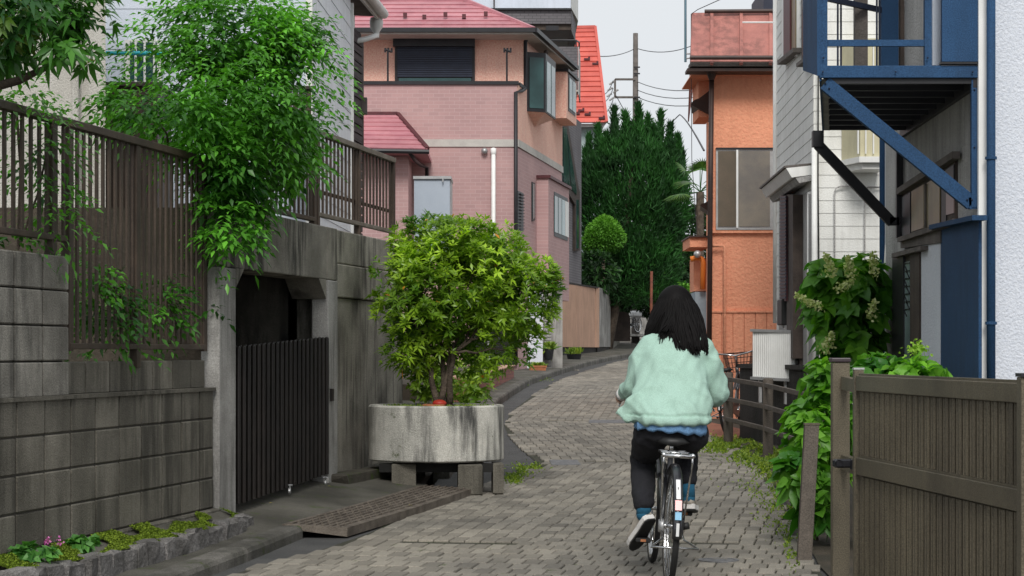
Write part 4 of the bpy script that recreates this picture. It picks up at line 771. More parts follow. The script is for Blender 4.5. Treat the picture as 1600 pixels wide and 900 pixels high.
# balcony, a part of the building's front: its own frame, boards, screens and rails
bal = T('balcony', 'blue painted steel balcony with slatted deck and diagonal braces on the blue and white building', 'balcony', (2.4, 14.5, 2.95))
FL, FR, BLp, BR = V(1.87, 13.2, 0), V(2.825, 13.2, 0), V(2.33, 16.3, 0), V(2.93, 16.3, 0)
Zz = lambda p, z: V(p.x, p.y, z)
k = MB(); k.beam(Zz(FL, 2.995)+V(-.01, 0, 0), Zz(FR, 2.995), .03, .074); B(k, 'front_beam', m_navy, bal, bev=.004)
k = MB(); k.beam(Zz(FL, 2.985), Zz(BLp, 2.985), .012, .09); B(k, 'side_beam', m_navy, bal)
n = 9
for i in range(n):
    t0, t1 = (i+.04)/n, (i+.94)/n; a, b, c, d_ = FL.lerp(BLp, t0), FR.lerp(BR, t0), FR.lerp(BR, t1), FL.lerp(BLp, t1); k = MB()
    k.slab([Zz(p, 2.965) for p in (a+V(.02, .02, 0), b+V(0, .02, 0), c, d_+V(.02, 0, 0))], (0, 0, .025)); B(k, 'deck_board', m_blk, bal)
    k = MB(); k.beam(Zz(a, 2.945)+V(.05, .01, 0), Zz(b, 2.945)+V(0, .01, 0), .03, .04); B(k, 'joist', m_blk, bal)
k = MB(); k.beam(Zz(FR, 2.93)+V(-.012, 0, 0), Zz(BR, 2.93)+V(-.012, 0, 0), .03, .06); B(k, 'ledger', m_blk, bal)
k = MB(); k.slab([Zz(p, 2.955) for p in (FL.lerp(BLp, .03), FL.lerp(BLp, .03)+V(.06, 0, 0), BLp+V(.05, 0, 0), BLp)], (0, 0, .008)); B(k, 'edge_strip', m_stg, bal)  # strip's grey paints the light on the deck's outer underside
k = MB(); a, b = Zz(FL, 2.93)+V(.03, .03, 0), P(1518, 318, 13.23); k.beam(a, b, .05, .085); k.beam(b-V(.02, 0, .0), P(1527, 317, 13.23), .05, .07); B(k, 'brace', m_navy, bal)
k = MB(); k.beam(P(1523.5, 125, 13.22), P(1523.5, 324, 13.22), .05, .038); B(k, 'wall_post', m_navy, bal)
k = MB(); a = Zz(BLp, 2.95)+V(-.04, 0, 0); k.beam(a, a-V(0, 0, .12), .08, .085); k.beam(a-V(0, 0, .1), P(1394, 348, 16.3), .05, .075); k.beam(P(1390, 346, 16.3), P(1404, 346, 16.3), .05, .06); B(k, 'rear_brace', m_blk, bal)
k = MB(); k.beam(P(1405.5, 215, 16.3), P(1405.5, 372, 16.3), .05, .05); B(k, 'rear_wall_post', m_blk, bal)
k = MB(); k.slab([V(1.868, 13.18, 2.97), V(1.905, 14.1, 3.12), V(1.905, 14.1, 5.2), V(1.868, 13.18, 5.2)], (-.02, 0, 0)); B(k, 'side_screen', m_navy, bal)
for px0, px1 in ((1280, 1293), (1445, 1456)): fbox(bal, 'post', m_navy, px0, px1, -90, 102.5, 13.19, .045)
fbox(bal, 'rail', m_navy, 1293.2, 1444.8, 62, 72, 13.195, .03); fbox(bal, 'rail', m_navy, 1293.2, 1444.8, -60, -50, 13.195, .03)
fbox(bal, 'blue_panel', m_navy, 1472, 1528, -90, 96, 13.18, .04); fbox(bal, 'panel_foot', m_blk, 1470, 1530, 96.5, 100, 13.17, .06); fbox(bal, 'pale_panel', m_sidb, 1457, 1471, -90, 102, 13.4, .02)
for px in (1309, 1314, 1370, 1374): k = MB(); k.tube([P(px, -60, 16.2), P(px, 108, 16.2)], .008, 6); B(k, 'rail_bar', m_shut, bal)
k = MB(); k.beam(P(1294, -2, 16.0), P(1378, 16, 16.3), .03, .04); B(k, 'stay', m_shut, bal)
fbox(bal, 'column', m_grwood, 1336, 1356, -90, 106, 16.25, .08); fbox(bal, 'column', m_navy, 1377, 1404, -90, 106, 16.28, .08); fbox(bal, 'column', m_dkwood, 1407, 1414, -90, 106, 16.28, .08); fbox(bal, 'wall_strip', m_cremew, 1416, 1437, -90, 106, 16.4, .05); fbox(bal, 'wall_strip', m_stw, 1438, 1460, -90, 106, 16.42, .05)
k = MB(); k.tube([P(1431, -60, 16.1), P(1424, 106, 16.1)], .008, 6); B(k, 'rail_bar', m_shut, bal)
bo = MB()
for x, y, Y in ((1290, 130, 13.2), (1296, 138, 13.2), (1512, 312, 13.2), (1519, 312, 13.2), (1523, 140, 13.2), (1523, 230, 13.2), (1286, 112, 13.17), (1520, 112, 13.17), (1400, 112, 13.17), (1450, 90, 13.17), (1287, 90, 13.17)): bo.lathe(P(x, y, Y-.01), [(.006, .012), (.006, .005), (.001, 0)], 6, 'y')
B(bo, 'bolt_heads', m_shut, bal, kind='stuff')
# ================= bronze gate =================
gt = T('entrance_gate', 'bronze brown ribbed metal gate leaf with horizontal rails and a latch, right foreground', 'gate', (1.9, 10, 0))
GA0, GA1 = V(1.80, 11.25, 0), V(2.035, 8.55, 0); gd = (GA1-GA0).normalized(); gn = V(gd.y, -gd.x, 0)
if gn.x > 0: gn = -gn
def gp(t, z, off=0): q = GA0.lerp(GA1, t)+gn*off; q.z = z; return q
for z, hh, nm in ((1.135, .08, 'top_rail'), (.708, .09, 'middle_rail'), (.06, .09, 'bottom_rail')):
    k = MB(); k.beam(gp(0, z), gp(1, z), .045, hh); B(k, nm, m_gatep, gt, bev=.004)
    k = MB(); k.beam(gp(.01, z+hh/2+.006, .0), gp(1, z+hh/2+.006, .0), .03, .01); B(k, 'rail_lip', m_gatep, gt)
k = MB(); k.beam(gp(-.015, 0.02), gp(-.015, 1.205), .05, .055, V(0, 1, 0)); B(k, 'stile', m_gatep, gt, bev=.004)
k = MB(); k.beam(gp(-.015, 1.206), gp(-.015, 1.215), .056, .06, V(0, 1, 0)); B(k, 'stile_cap', m_alu, gt)
def slatm(hh):
    k = MB(); w = .098; prof = [(-w/2, .0), (-w/2, .004), (-.036, .012), (-.03, .012), (-.024, .002), (-.005, .002), (.0, .012), (.006, .012), (.012, .002), (.034, .002), (w/2, .0)]
    vs = [(x, y, z) for z in (0, hh) for x, y in prof]; n = len(prof); k.add(vs, [(i, i+1, n+i+1, n+i) for i in range(n-1)]); return mesh_of('gate_slat', k.v, k.f, m_gatep)
ga = math.atan2(gd.y, gd.x); up_, lo_ = slatm(1.09-.762), slatm(.655-.11); N = 27
for i in range(N):
    t = (i+.5)/N
    for me, z in ((up_, .765), (lo_, .11)): inst('gate_slat', me, gp(t, z), gt, ga+math.pi)
k = MB(); k.beam(gp(0, .93, -.012), gp(1, .93, -.012), .004, .33); k.beam(gp(0, .38, -.012), gp(1, .38, -.012), .004, .56); B(k, 'backing_panel', m_gatep, gt)
gpst = T('gate_post', 'bronze brown gate post with dark cap behind the left end of the ribbed gate', 'post', (1.78, 11.9, 0))
bxy(gpst, 'shaft', m_gatep, xp(1301, 11.8), xp(1328, 11.8), 11.8, 11.88, -.1, 1.24, bev=.004); bxy(gpst, 'cap', M('dark_cap', (.05, .035, .04), (.04, .03, .035), 4, .4, .02), xp(1299, 11.79), xp(1330, 11.79), 11.79, 11.89, 1.241, 1.265, bev=.006)
k = MB(); k.beam(V(1.80, 11.78, 1.13), gp(-.02, 1.12), .04, .07); k.beam(V(1.80, 11.78, .7), gp(-.02, .7), .04, .08); B(k, 'arm', m_gatep, gpst)
k = MB(); c = P(1318, 724, 11.4); k.box(c, (.1, .06, .045), .2, .008); k.box(c+V(.06, -.03, -.005), (.05, .04, .06), .2, .006); k.lathe(c+V(-.03, -.04, 0), [(.02, 0), (.022, .02), (.001, .03)], 10, 'y'); B(k, 'latch', m_blk, gt)
p2 = T('gate_post', 'bronze brown gate post cut by the right edge of the picture', 'post', (2.06, 8.45, 0)); bxy(p2, 'shaft', m_gatep, xp(1591, 8.5), xp(1591, 8.5)+.08, 8.45, 8.53, -.1, 1.2, bev=.004); bxy(p2, 'cap', m_blk, xp(1590, 8.5), xp(1591, 8.5)+.085, 8.44, 8.54, 1.201, 1.215)
lk = T('leaning_post', 'short square bronze post leaning in a stone base before the bronze gate', 'post', P(1257, 880, 13.3))
k = MB(); a, b = P(1256, 884, 13.3), P(1268, 664, 13.3); k.beam(a, b, .088, .06, V(0, 1, 0)); B(k, 'shaft', m_fpost, lk, bev=.004); k = MB(); k.beam(b, P(1268, 661, 13.3), .094, .066, V(0, 1, 0)); B(k, 'cap', m_gatep, lk)
k = MB(); k.box(P(1254, 900, 13.35), (.24, .26, .16), .1, .03)
for q in range(len(k.v)): v = k.v[q]; k.v[q] = (v[0]+random.uniform(-.015, .015), v[1], v[2]+random.uniform(-.012, .012))
B(k, 'base_stone', m_rough, lk)
# ================= low rail fence =================
rfn = T('rail_fence', 'low brown three rail fence along the right edge of the lane', 'fence', G(1180, 700))
fps = [G(1138, 694), G(1200, 713), V(G(1200, 713).x+.1, 19.6, gz(19.6)), V(2.55, 17.4, gz(17.4))]
for p in fps:
    k = MB(); k.lathe(p, [(.055, -.05), (.055, .8), (.05, .815), (.001, .82)], 14); B(k, 'post', m_fpost, rfn, smooth=True); 
for a, b in zip(fps, fps[1:]):
    for z in (.29, .52, .745): k = MB(); k.beam(a+V(-.03, 0, z), b+V(-.03, 0, z), .03, .05); B(k, 'rail', m_fpost, rfn, bev=.006)
m_dkst = M('dark_stone', (.03, .026, .024), (.018, .016, .014), 2.5, .8, .5, 50, streak=.4, scol=(.07, .065, .06), grain=.4)
k = MB(); A, Bq = V(xp(1156, 26), 26, .1), V(xp(1300, 22.6), 22.6, .1); dv = (Bq-A); 
ws = T('dark_wall', 'low nearly black stone wall behind the rail fence, under the white box', 'wall', A); k.slab([A, Bq, Bq+V(.2, .1, 0), A+V(.2, .1, 0)], (0, 0, 1.0)); B(k, 'wall', m_dkst, ws)
k = MB(); k.slab([A+V(-.03, -.02, 1.002), Bq+V(-.03, -.02, 1.002), Bq+V(.22, .1, 1.002), A+V(.22, .1, 1.002)], (0, 0, .05)); B(k, 'coping', m_dkst, ws)
ac = T('white_box', 'white corrugated metal unit standing above the dark low wall', 'equipment box', P(1209, 600, 24.4)); wa, wb = P(1176, 592, 24.5), P(1243, 596, 24.0); H = P(1176, 516, 24.5).z-wa.z
k = MB(); k.slab([wa, wb, wb+V(.1, .35, 0), wa+V(.1, .35, 0)], (0, 0, H)); B(k, 'body', m_white, ac)
for i in range(22):
    a = wa.lerp(wb, (i+.5)/22)+V(0, -.006, .03); k = MB(); k.beam(a, a+V(0, 0, H-.05), .012, .012, V(0, 1, 0)); B(k, 'rib', m_white, ac)
for z_ in (H, .01): k = MB(); k.beam(wa+V(-.015, 0, z_), wb+V(.015, 0, z_), .04, .03); B(k, 'rim', m_alu, ac)
for t in (.2, .8): p = wa.lerp(wb, t)+V(0, .1, -.13); k = MB(); k.box(p, (.03, .1, .26)); B(k, 'foot', m_alu, ac)
k = MB(); k.tube([wb+V(0, .1, .2), wb+V(.06, .08, .22), wb+V(.13, .06, .2), wb+V(.14, .06, -.3)], .02, 8); B(k, 'hose', m_white, ac, smooth=True)
# ================= far left side =================
bw = T('beige_wall', 'beige rendered garden wall panels above a dark plinth at the bend of the lane', 'wall', (1.8, 65, 1))
A, M1, M2, Bq = V(xp(873, 64), 64, 0), V(xp(900, 66.4), 66.4, 0), V(xp(930, 69.6), 69.6, 0), V(xp(935, 70), 70, 0)
def wseg(par, a, b, z0, z1, m, name, th=.15, push=0):
    d = (b-a).normalized(); n = V(d.y, -d.x, 0); k = MB(); k.slab([Zz(a+n*push, z0), Zz(b+n*push, z0), Zz(b+n*(push-th), z0), Zz(a+n*(push-th), z0)], (0, 0, z1-z0)); return B(k, name, m, par)
wseg(bw, A, M1, 1.43, 3.32, m_beige, 'panel'); wseg(bw, M1+V(.01, .05, 0), M2, 1.43, 3.32, m_beige, 'panel'); wseg(bw, M2+V(.005, .06, 0), Bq, 1.43, 3.34, m_beige, 'panel', push=.03); wseg(bw, A, Bq, .7, 1.428, m_dkst, 'plinth', push=-.08); wseg(bw, A, Bq, 3.322, 3.37, m_dkst, 'cap', push=.02)
gw = T('grey_wall', 'pale grey concrete wall continuing right of the beige wall panels', 'wall', (2.9, 73, 1)); C_ = V(xp(958, 76), 76, 0)
wseg(gw, Bq+V(.02, .06, 0), C_, 1.45, 3.36, m_pillar, 'panel'); wseg(gw, Bq+V(.02, .06, 0), C_, .8, 1.44, m_dkst, 'plinth', push=-.05); wseg(gw, C_+V(.02, .1, 0), V(xp(968, 84), 84, 0), 1.2, 3.2, m_conc, 'panel')
k = MB(); c0 = P(958, 533, 76.5); c1 = P(985, 487, 76.5); r = .25; W_ = c1.x-c0.x; Hh = c1.z-c0.z
pts = [V(c0.x, 76.5, c0.z), V(c1.x, 76.5, c0.z)]+[V(c1.x-r+r*math.cos(a), 76.5, c1.z-r+r*math.sin(a)) for a in (0, .5, 1.05, 1.57)]+[V(c0.x, 76.5, c1.z)]
k.slab(pts, (0, .12, 0)); B(k, 'corner_board', m_dkwood, label='dark brown board with a rounded corner at the far end of the wall', cat='board')
fw = T('far_wall', 'pale far garden wall with square concrete posts behind the parked bicycle', 'wall', P(1000, 515, 104)); fbox(fw, 'wall', m_pillar, 958, 1060, 487, 530, 104, .3)
for px, w_ in ((971, 8), (990, 8), (1001, 10), (1040, 9)): fbox(fw, 'post', m_pillar, px-w_/2, px+w_/2, 457, 488, 103.7, .4)
fbox(fw, 'dark_infill', m_dkwood, 976, 986, 465, 487, 104.1, .1)
k = MB(); k.box(P(997, 524, 98), (3, 4, .1)); B(k, 'far_pad', m_pillar, kind='structure')
k = MB(); k.tube([P(1017, 545, 71), P(1018, 424, 71)], .045, 8); B(k, 'rusty_pole', M('rust', (.2, .065, .035), (.11, .035, .025), 8, .8, .3, 60), label='thin rusty red pole in front of the dark trees', cat='pole', smooth=True)
# low tiled planter wall, doorway, pots
lw = T('low_tile_wall', 'low red brown tiled planter wall beside the lane behind the round planter', 'wall', G(775, 620)); a, b = G(728, 642), G(803, 600); a.z = .45; b.z = .7
k = MB(); k.slab([a, b, b+V(-.25, .1, 0), a+V(-.25, .1, 0)], (0, 0, .0)); k = MB(); k.hexa([V(a.x, a.y, .3), V(b.x, b.y, .5), V(b.x-.3, b.y, .5), V(a.x-.3, a.y, .3)], [V(a.x, a.y, zp(592, a.y)), V(b.x, b.y, zp(572, b.y)), V(b.x-.3, b.y, zp(572, b.y)), V(a.x-.3, a.y, zp(592, a.y))]); B(k, 'wall', m_ltile, lw)
k = MB(); k.beam(V(a.x-.14, a.y, zp(592, a.y)+.012), V(b.x-.14, b.y, zp(572, b.y)+.012), .34, .02); B(k, 'cap', m_beige, lw)
k = MB(); k.slab([V(a.x-.3, a.y, .3), V(b.x-.3, b.y, .5), V(b.x-3.5, b.y, .5), V(a.x-3.5, a.y, .3)], (0, 0, .5)); B(k, 'bank', m_soil, kind='structure')
ew = T('entry_wall', 'pale grey wall with a narrow dark doorway and grey roller shutter beside the lane', 'wall', P(840, 585, 51.6))
fbox(ew, 'post', m_white, 804.5, 808.5, 492, 588, 51.0, .08); fbox(ew, 'door', m_blk, 811, 820, 495, 582, 51.6, .1); fbox(ew, 'wall', m_stw, 820, 848, 455, 588, 51.5, .2); fbox(ew, 'pillar', m_pillar, 862, 879, 440, 582, 52.6, .3); sh_ = fbox(ew, 'shutter', m_stg, 848.2, 861.8, 455, 580, 52.2, .1)
for i in range(24): fbox(sh_, 'shutter_slat', m_stg, 848.6, 861.4, 458+i*5, 461.8+i*5, 52.17, .05)
fbox(ew, 'door_step', m_conc, 806, 850, 586, 598, 49.6, 1.2); fbox(ew, 'dark_panel', m_dark, 735, 803, 485, 580, 49.7, .1); fbox(ew, 'back_post', m_alu, 762, 765, 495, 560, 46, .05)  # the near-black piece is a flat slab before the house wall
fbox(ew, 'slab', m_conc, 872, 905, 578, 581, 55, .8)
def pot(name, label, px, py, Y, w, d, hgt, m, round_=False, grp=None):
    c = P(px, py, Y); t = T(name, label, 'plant pot', c); k = MB()
    if round_: k.lathe(c, [(w*.36, 0), (w*.5, hgt*.9), (w*.52, hgt), (w*.46, hgt), (w*.42, hgt*.8), (.001, hgt*.8)], 20)
    else:
        q = lambda x, y, z: [c+V(i*x, j*y, z) for i, j in ((-1, -1), (1, -1), (1, 1), (-1, 1))]
        k.hexa(q(w*.42, d*.42, 0), q(w*.5, d*.5, hgt*.98)); k.box(c+V(0, 0, hgt), (w*1.06, d*1.06, .04))
    B(k, 'pot', m, t); n = 90; pp = np.array([[c.x+random.uniform(-.4, .4)*w, c.y+random.uniform(-.4, .4)*(w if round_ else d), c.z+hgt] for _ in range(n)]); dr = rng.normal(size=(n, 3))*.5+np.array([0, 0, 1.])
    leaves('plant', pp, dr, np.tile([[0, 1., 0]], (n, 1)), .16 if not round_ else .3, .05, rng.random(n), m_weed, t, kind='stuff'); return t
m_weed = leafmat('weed_leaf', (.06, .13, .012), (.3, .4, .04), .5, .3)
pot('flower_box', 'red brown rectangular flower box with low green plants beside the doorway', 840, 586, 50.2, .4, .25, .2, m_terra); pot('flower_pot', 'tall dark pot with spiky green leaves in front of the grey shutter', 857, 562, 52, .26, .26, .25, m_blk, True); pot('basin', 'dark round basin with small plants under the beige wall', 897, 567, 61, .42, .42, .25, m_blk, True)
# manholes and drain
k = MB(); c = G(1123, 877, .006); k.lathe(c, [(.001, .004), (.05, .006), (.05, .003), (.1, .003), (.1, .006), (.125, .006), (.125, -.004)], 36); B(k, 'manhole_cover', m_iron, label='small round iron manhole cover right of the rear bicycle wheel', cat='manhole cover')
k = MB(); a, b, c_, d_ = G(862, 728, .006), G(908, 728, .006), G(902, 720, .006), G(858, 720, .006); k.slab([a, b, c_, d_], (0, 0, .006)); B(k, 'access_cover', m_iron, label='small rectangular grey access cover in the paving right of the planter', cat='access cover')
k = MB(); k.slab([G(920, 662, .004), G(1050, 662, .004), G(1050, 657, .004), G(920, 657, .004)], (0, 0, .008)); B(k, 'drain_strip', m_iron, label='straight pale concrete drain strip across the lane, left of the cyclist', cat='drain')
# utility pole and wires
up = T('utility_pole', 'grey concrete utility pole with a square side bracket rising above the dark conifer', 'utility pole', P(993, 500, 98))
k = MB(); k.tube([P(993, 545, 98), P(993, 52, 98)], [.19, .11], 12); B(k, 'pole', m_grwood, up, smooth=True)
k = MB()
for a, b in (((993, 124), (961, 124)), ((961, 124), (961, 152)), ((961, 152), (993, 152))): k.beam(P(*a, 97.9), P(*b, 97.9), .09, .09)
B(k, 'bracket', m_grwood, up); k = MB()
for py in (105, 115, 152, 160): k.beam(P(990, py, 97.8), P(1000, py, 97.8), .04, .06)
B(k, 'step_bolt', m_blk, up); k = MB()
for px, py in ((956, 127), (953, 137), (952, 146), (956, 152), (962, 140)): k.tube([P(px+4, py, 97.9), P(px-4, py+5, 97.9)], .05, 6)
B(k, 'insulator', m_stg, up)
def wire(name, label, pts, r=.018):
    k = MB(); k.tube(pts, r, 5); B(k, name, m_blk, label=label, cat='cable')
def sagw(a, b, s, n=10): return [a.lerp(b, i/n)-V(0, 0, s*4*(i/n)*(1-i/n)) for i in range(n+1)]
q = P(993, 128, 98)
wire('overhead_wire', 'topmost of the thin wires running right from the utility pole', sagw(P(996, 128, 98), P(1180, 112, 70), .5)); wire('overhead_wire', 'second thin wire from the top running right from the utility pole', sagw(P(996, 141, 98), P(1180, 122, 70), .5))
wire('overhead_wire', 'lowest of the thin straight wires running right from the utility pole', sagw(P(996, 152, 98), P(1180, 136, 70), .5)); wire('service_cable', 'thick sagging cable from the pole bracket down to the orange house', sagw(P(963, 150, 98), P(1062, 179, 80), 1.0)+sagw(P(1062, 179, 80), P(1100, 235, 40), -.1, 6)[1:], .02)
wire('overhead_wire', 'faint thin wire running left from the pole toward the red roof', sagw(P(990, 77, 98), P(935, 88, 82), .1)); wire('overhead_wire', 'faint thin wire high right of the pole top', sagw(P(996, 76, 98), P(1080, 72, 90), .2))
for py in (130, 142, 160): wire('overhead_wire', {130: 'upper', 142: 'middle', 160: 'lower'}[py]+' short cable hanging left of the pole bracket', sagw(P(958, py-4, 98), P(935, py+14, 86), .3))
an = T('antenna_mast', 'thin blue grey mast standing at the left edge of the faded red roof', 'mast', P(1071, 97, 31)); k = MB(); k.tube([P(1071, 97, 31), P(1071, -60, 31)], .018, 8); B(k, 'mast', M('mast_blue', (.12, .2, .25), (.1, .17, .2), 5, .4, .02), an); k = MB(); k.tube([P(1071, 84, 31), P(1080, 84, 31)], .012, 6); k.tube([P(1071, 92, 31), P(1080, 90, 31)], .012, 6); B(k, 'clamp', m_alu, an)
wire('drop_wire', 'thin wire from the roof corner of the orange house up to the sky', [P(1080, 100, 30.4), P(1080, 22, 31.2), P(1090, 15, 31), P(1128, -2, 30)], .006); wire('hanging_wire', 'thin pale vertical wire hanging left of the orange house', [P(1080, 105, 31), P(1081, 250, 31), P(1089, 365, 31)], .005)
# ground fill on the right, brick strip near parked bicycle
k = MB(); k.slab([G(1095, 676, .006), G(1150, 694, .006), G(1160, 672, .006), G(1105, 660, .006)], (0, 0, .006)); B(k, 'brick_strip', M('red_paving', (.3, .12, .07), (.22, .09, .06), 3, .9, .3), kind='structure')
k = MB()
for a_, b_ in zip([9, 13, 17.5, 22, 26, 30], [13, 17.5, 22, 26, 30, 40]): k.quad((lerpX(PR, a_)+.02, a_, gz(a_)+.002), (8, a_, gz(a_)+.002), (8, b_, gz(b_)+.002), (lerpX(PR, b_)+.02, b_, gz(b_)+.002))
B(k, 'yard_ground', m_soil, kind='structure')
# ================= plants =================
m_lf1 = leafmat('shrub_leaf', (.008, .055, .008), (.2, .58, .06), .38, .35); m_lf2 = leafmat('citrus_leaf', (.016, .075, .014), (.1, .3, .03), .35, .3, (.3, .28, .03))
m_lf3 = leafmat('planter_tree_leaf', (.05, .14, .012), (.42, .62, .045), .33, .35, (.7, .28, .03)); m_lf4 = leafmat('hydrangea_leaf', (.03, .14, .015), (.25, .55, .05), .45, .4)
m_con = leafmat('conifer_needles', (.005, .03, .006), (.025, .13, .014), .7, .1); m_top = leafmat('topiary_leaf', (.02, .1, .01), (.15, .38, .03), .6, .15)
m_bgl = leafmat('far_leaf', (.006, .022, .006), (.03, .1, .015), .6, .15); m_palm = leafmat('palm_leaf', (.02, .07, .015), (.1, .2, .03), .45, .2); m_flo = leafmat('cream_floret', (.4, .5, .16), (.7, .72, .4), .7, .2); m_pinkf = leafmat('pink_petal', (.55, .12, .4), (.7, .25, .55), .7, .2)
UPV = np.array([[0, 0, 1.]])
def trunkset(par, base_, tips, r0, name='trunk', fork=None):
    b = V(*base_); f = V(*fork) if fork else b.lerp(V(*tips[0]), .3)
    k = MB(); pts = bend(b, f, 5, .02); k.tube(pts, [r0*(1.25-.5*i/5) for i in range(6)], 9); B(k, name, m_bark, par, smooth=True)
    for t in tips: k = MB(); pts = bend(f-V(0, 0, .04), t, 6, .05); k.tube(pts, [r0*.6*(1-.8*i/6) for i in range(7)], 6); B(k, 'limb', m_bark, par, smooth=True)
def crown(par, name, lobes, n, kind_, m, ln, wd, k=7, tl=.2, shell=.55, seed=0, droop=.25, zb=0, grav=.5, young=.35, gap=None, big=False):
    p, d, r = lobe_pts(lobes, n, shell)
    if gap: kp = gaps(p, gap[0], gap[1]); p, d = p[kp], d[kp]
    if kind_ == 'whorl': a, b, u, i = whorls(p, d, k, ln, wd, .72 if m is m_lf3 else .9, .9 if m is m_lf3 else .5)
    else: a, b, u, i = twigs(p, d, k, tl, grav)
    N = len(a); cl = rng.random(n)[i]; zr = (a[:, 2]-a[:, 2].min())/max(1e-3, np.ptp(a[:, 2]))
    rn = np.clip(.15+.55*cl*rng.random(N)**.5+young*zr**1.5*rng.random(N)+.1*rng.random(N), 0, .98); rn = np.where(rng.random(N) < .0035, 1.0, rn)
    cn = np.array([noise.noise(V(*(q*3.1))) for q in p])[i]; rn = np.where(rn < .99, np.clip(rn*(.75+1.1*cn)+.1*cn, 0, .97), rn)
    return (bigleaves if big else leaves)(name, a, b, u, ln*(.65+.6*rng.random(N)), wd*(.7+.5*rng.random(N)), rn, m, par, droop=droop, kind='stuff')
t = T('leafy_shrub', 'large bright green leafy shrub spilling over the brown slat fence and the garage corner', 'shrub', P(330, 520, 15.4))
lob = [LB(365, 35, 15.6, 95, 75, .5), LB(410, 95, 15.7, 60, 50, .4), LB(350, 175, 14.9, 120, 45, .45), LB(245, 170, 14.2, 75, 32, .3), LB(420, 225, 15.8, 62, 55, .4), LB(365, 275, 14.9, 55, 60, .3), LB(355, 345, 14.5, 36, 45, .18), LB(465, 235, 16.3, 40, 35, .25), LB(455, 60, 16, 42, 35, .25), LB(330, 240, 14.5, 55, 50, .3), LB(300, 90, 15.3, 40, 30, .25)]
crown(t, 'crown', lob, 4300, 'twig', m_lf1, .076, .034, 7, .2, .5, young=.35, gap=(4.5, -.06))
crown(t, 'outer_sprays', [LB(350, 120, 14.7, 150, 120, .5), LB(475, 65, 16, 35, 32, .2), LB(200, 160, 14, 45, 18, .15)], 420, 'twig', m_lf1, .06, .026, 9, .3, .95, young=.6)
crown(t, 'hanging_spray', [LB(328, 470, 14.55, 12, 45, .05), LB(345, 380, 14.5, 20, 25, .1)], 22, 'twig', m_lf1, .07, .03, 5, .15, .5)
trunkset(t, P(315, 560, 15.4), [P(300, 200, 14.6), P(380, 200, 15.4), P(390, 60, 15.6), P(420, 240, 15.8), P(240, 180, 14.3)], .035, fork=P(330, 330, 15.4))
t = T('citrus_tree', 'dark glossy leaved tree branches hanging in from the upper left corner', 'tree', (-5, 11.5, 1.8))
crown(t, 'crown', [LB(35, 35, 10.9, 90, 60, .45), LB(105, 80, 10.8, 45, 30, .25), LB(10, 85, 10.9, 50, 30, .3), LB(140, 25, 11, 35, 40, .25), LB(90, 0, 11, 90, 40, .4)], 520, 'whorl', m_lf2, .085, .032, 6, droop=.5, shell=.4, gap=(7, -.1))
crown(t, 'yellow_crown', [LB(15, 30, 10.7, 40, 45, .3)], 60, 'whorl', leafmat('yellowing_leaf', (.06, .13, .01), (.22, .3, .03), .5, .25), .06, .028, 6, droop=.5)
trunkset(t, (-4.2, 11.5, 1.5), [P(60, 40, 10.9), P(120, 80, 10.8), P(20, 80, 10.9), P(100, 0, 11)], .06, fork=P(-80, 150, 11.3))
t = T('fence_climber', 'thin green climbing sprays threaded through the slat fence at the far left', 'climber', P(60, 390, 11.9))
crown(t, 'foliage', [LB(30, 150, 11.55, 45, 22, .15), LB(60, 230, 11.9, 45, 70, .12), LB(85, 330, 12, 40, 50, .12), LB(20, 370, 11.7, 35, 14, .1)], 150, 'twig', m_lf1, .05, .024, 7, .2, .3, young=.5)
k = MB(); k.tube([P(28, 390, 11.9), P(32, 260, 11.9), P(25, 160, 11.7)], .008, 6); k.tube([P(28, 390, 11.9), P(60, 300, 12), P(85, 180, 11.9)], .006, 6); B(k, 'stem', m_bark, t, kind='stuff')
t = T('low_fence_shrub', 'low dark green shrub behind the bars of the tall slat fence panel', 'shrub', P(190, 545, 13.6))
crown(t, 'foliage', [LB(165, 480, 13.1, 50, 45, .12), LB(235, 470, 13.9, 45, 45, .12), LB(130, 430, 12.8, 22, 50, .1), LB(118, 556, 12.4, 10, 6, .03), LB(215, 552, 13.4, 10, 4, .03)], 260, 'twig', m_lf1, .06, .03, 7, .18, .3, young=.4)
# planter tree
t = T('planter_tree', 'bushy yellow green tree with whorled leaves growing in the round concrete planter', 'tree', (PCX, PCY, .84))
crown(t, 'crown', [LB(720, 425, 18.4, 120, 85, .6), LB(655, 470, 18.3, 75, 75, .45), LB(800, 470, 18.4, 72, 70, .45), LB(690, 375, 18.4, 85, 38, .45), LB(760, 385, 18.4, 60, 40, .35), LB(715, 520, 18.5, 110, 45, .4), LB(620, 420, 18.3, 40, 30, .25), LB(850, 440, 18.4, 30, 35, .2)], 5600, 'whorl', m_lf3, .078, .024, 6, droop=.2, shell=.45, young=1.0, gap=(4.2, -.2))
crown(t, 'low_sprays', [LB(618, 560, 18.1, 28, 14, .1), LB(820, 545, 18.2, 30, 25, .12), LB(660, 570, 18.5, 40, 30, .2), LB(770, 560, 18.5, 50, 35, .3), LB(640, 545, 18.3, 45, 35, .25), LB(715, 560, 18.7, 60, 40, .2)], 330, 'whorl', m_lf3, .08, .025, 6, droop=.4, shell=.4, young=0)
for j, (bx, tips) in enumerate(((683, [(640, 450), (600, 430), (670, 380)]), (694, [(720, 400), (760, 390), (700, 360), (640, 500)]), (702, [(800, 450), (840, 440), (770, 500), (820, 540)]), (688, [(660, 540), (620, 555), (730, 480)]))):
    trunkset(t, P(bx, 634, 18.4), [P(x, y, 18.4+random.uniform(-.2, .2)) for x, y in tips], .024, fork=P(bx+(j-1.5)*12, 545, 18.4+random.uniform(-.1, .1)))
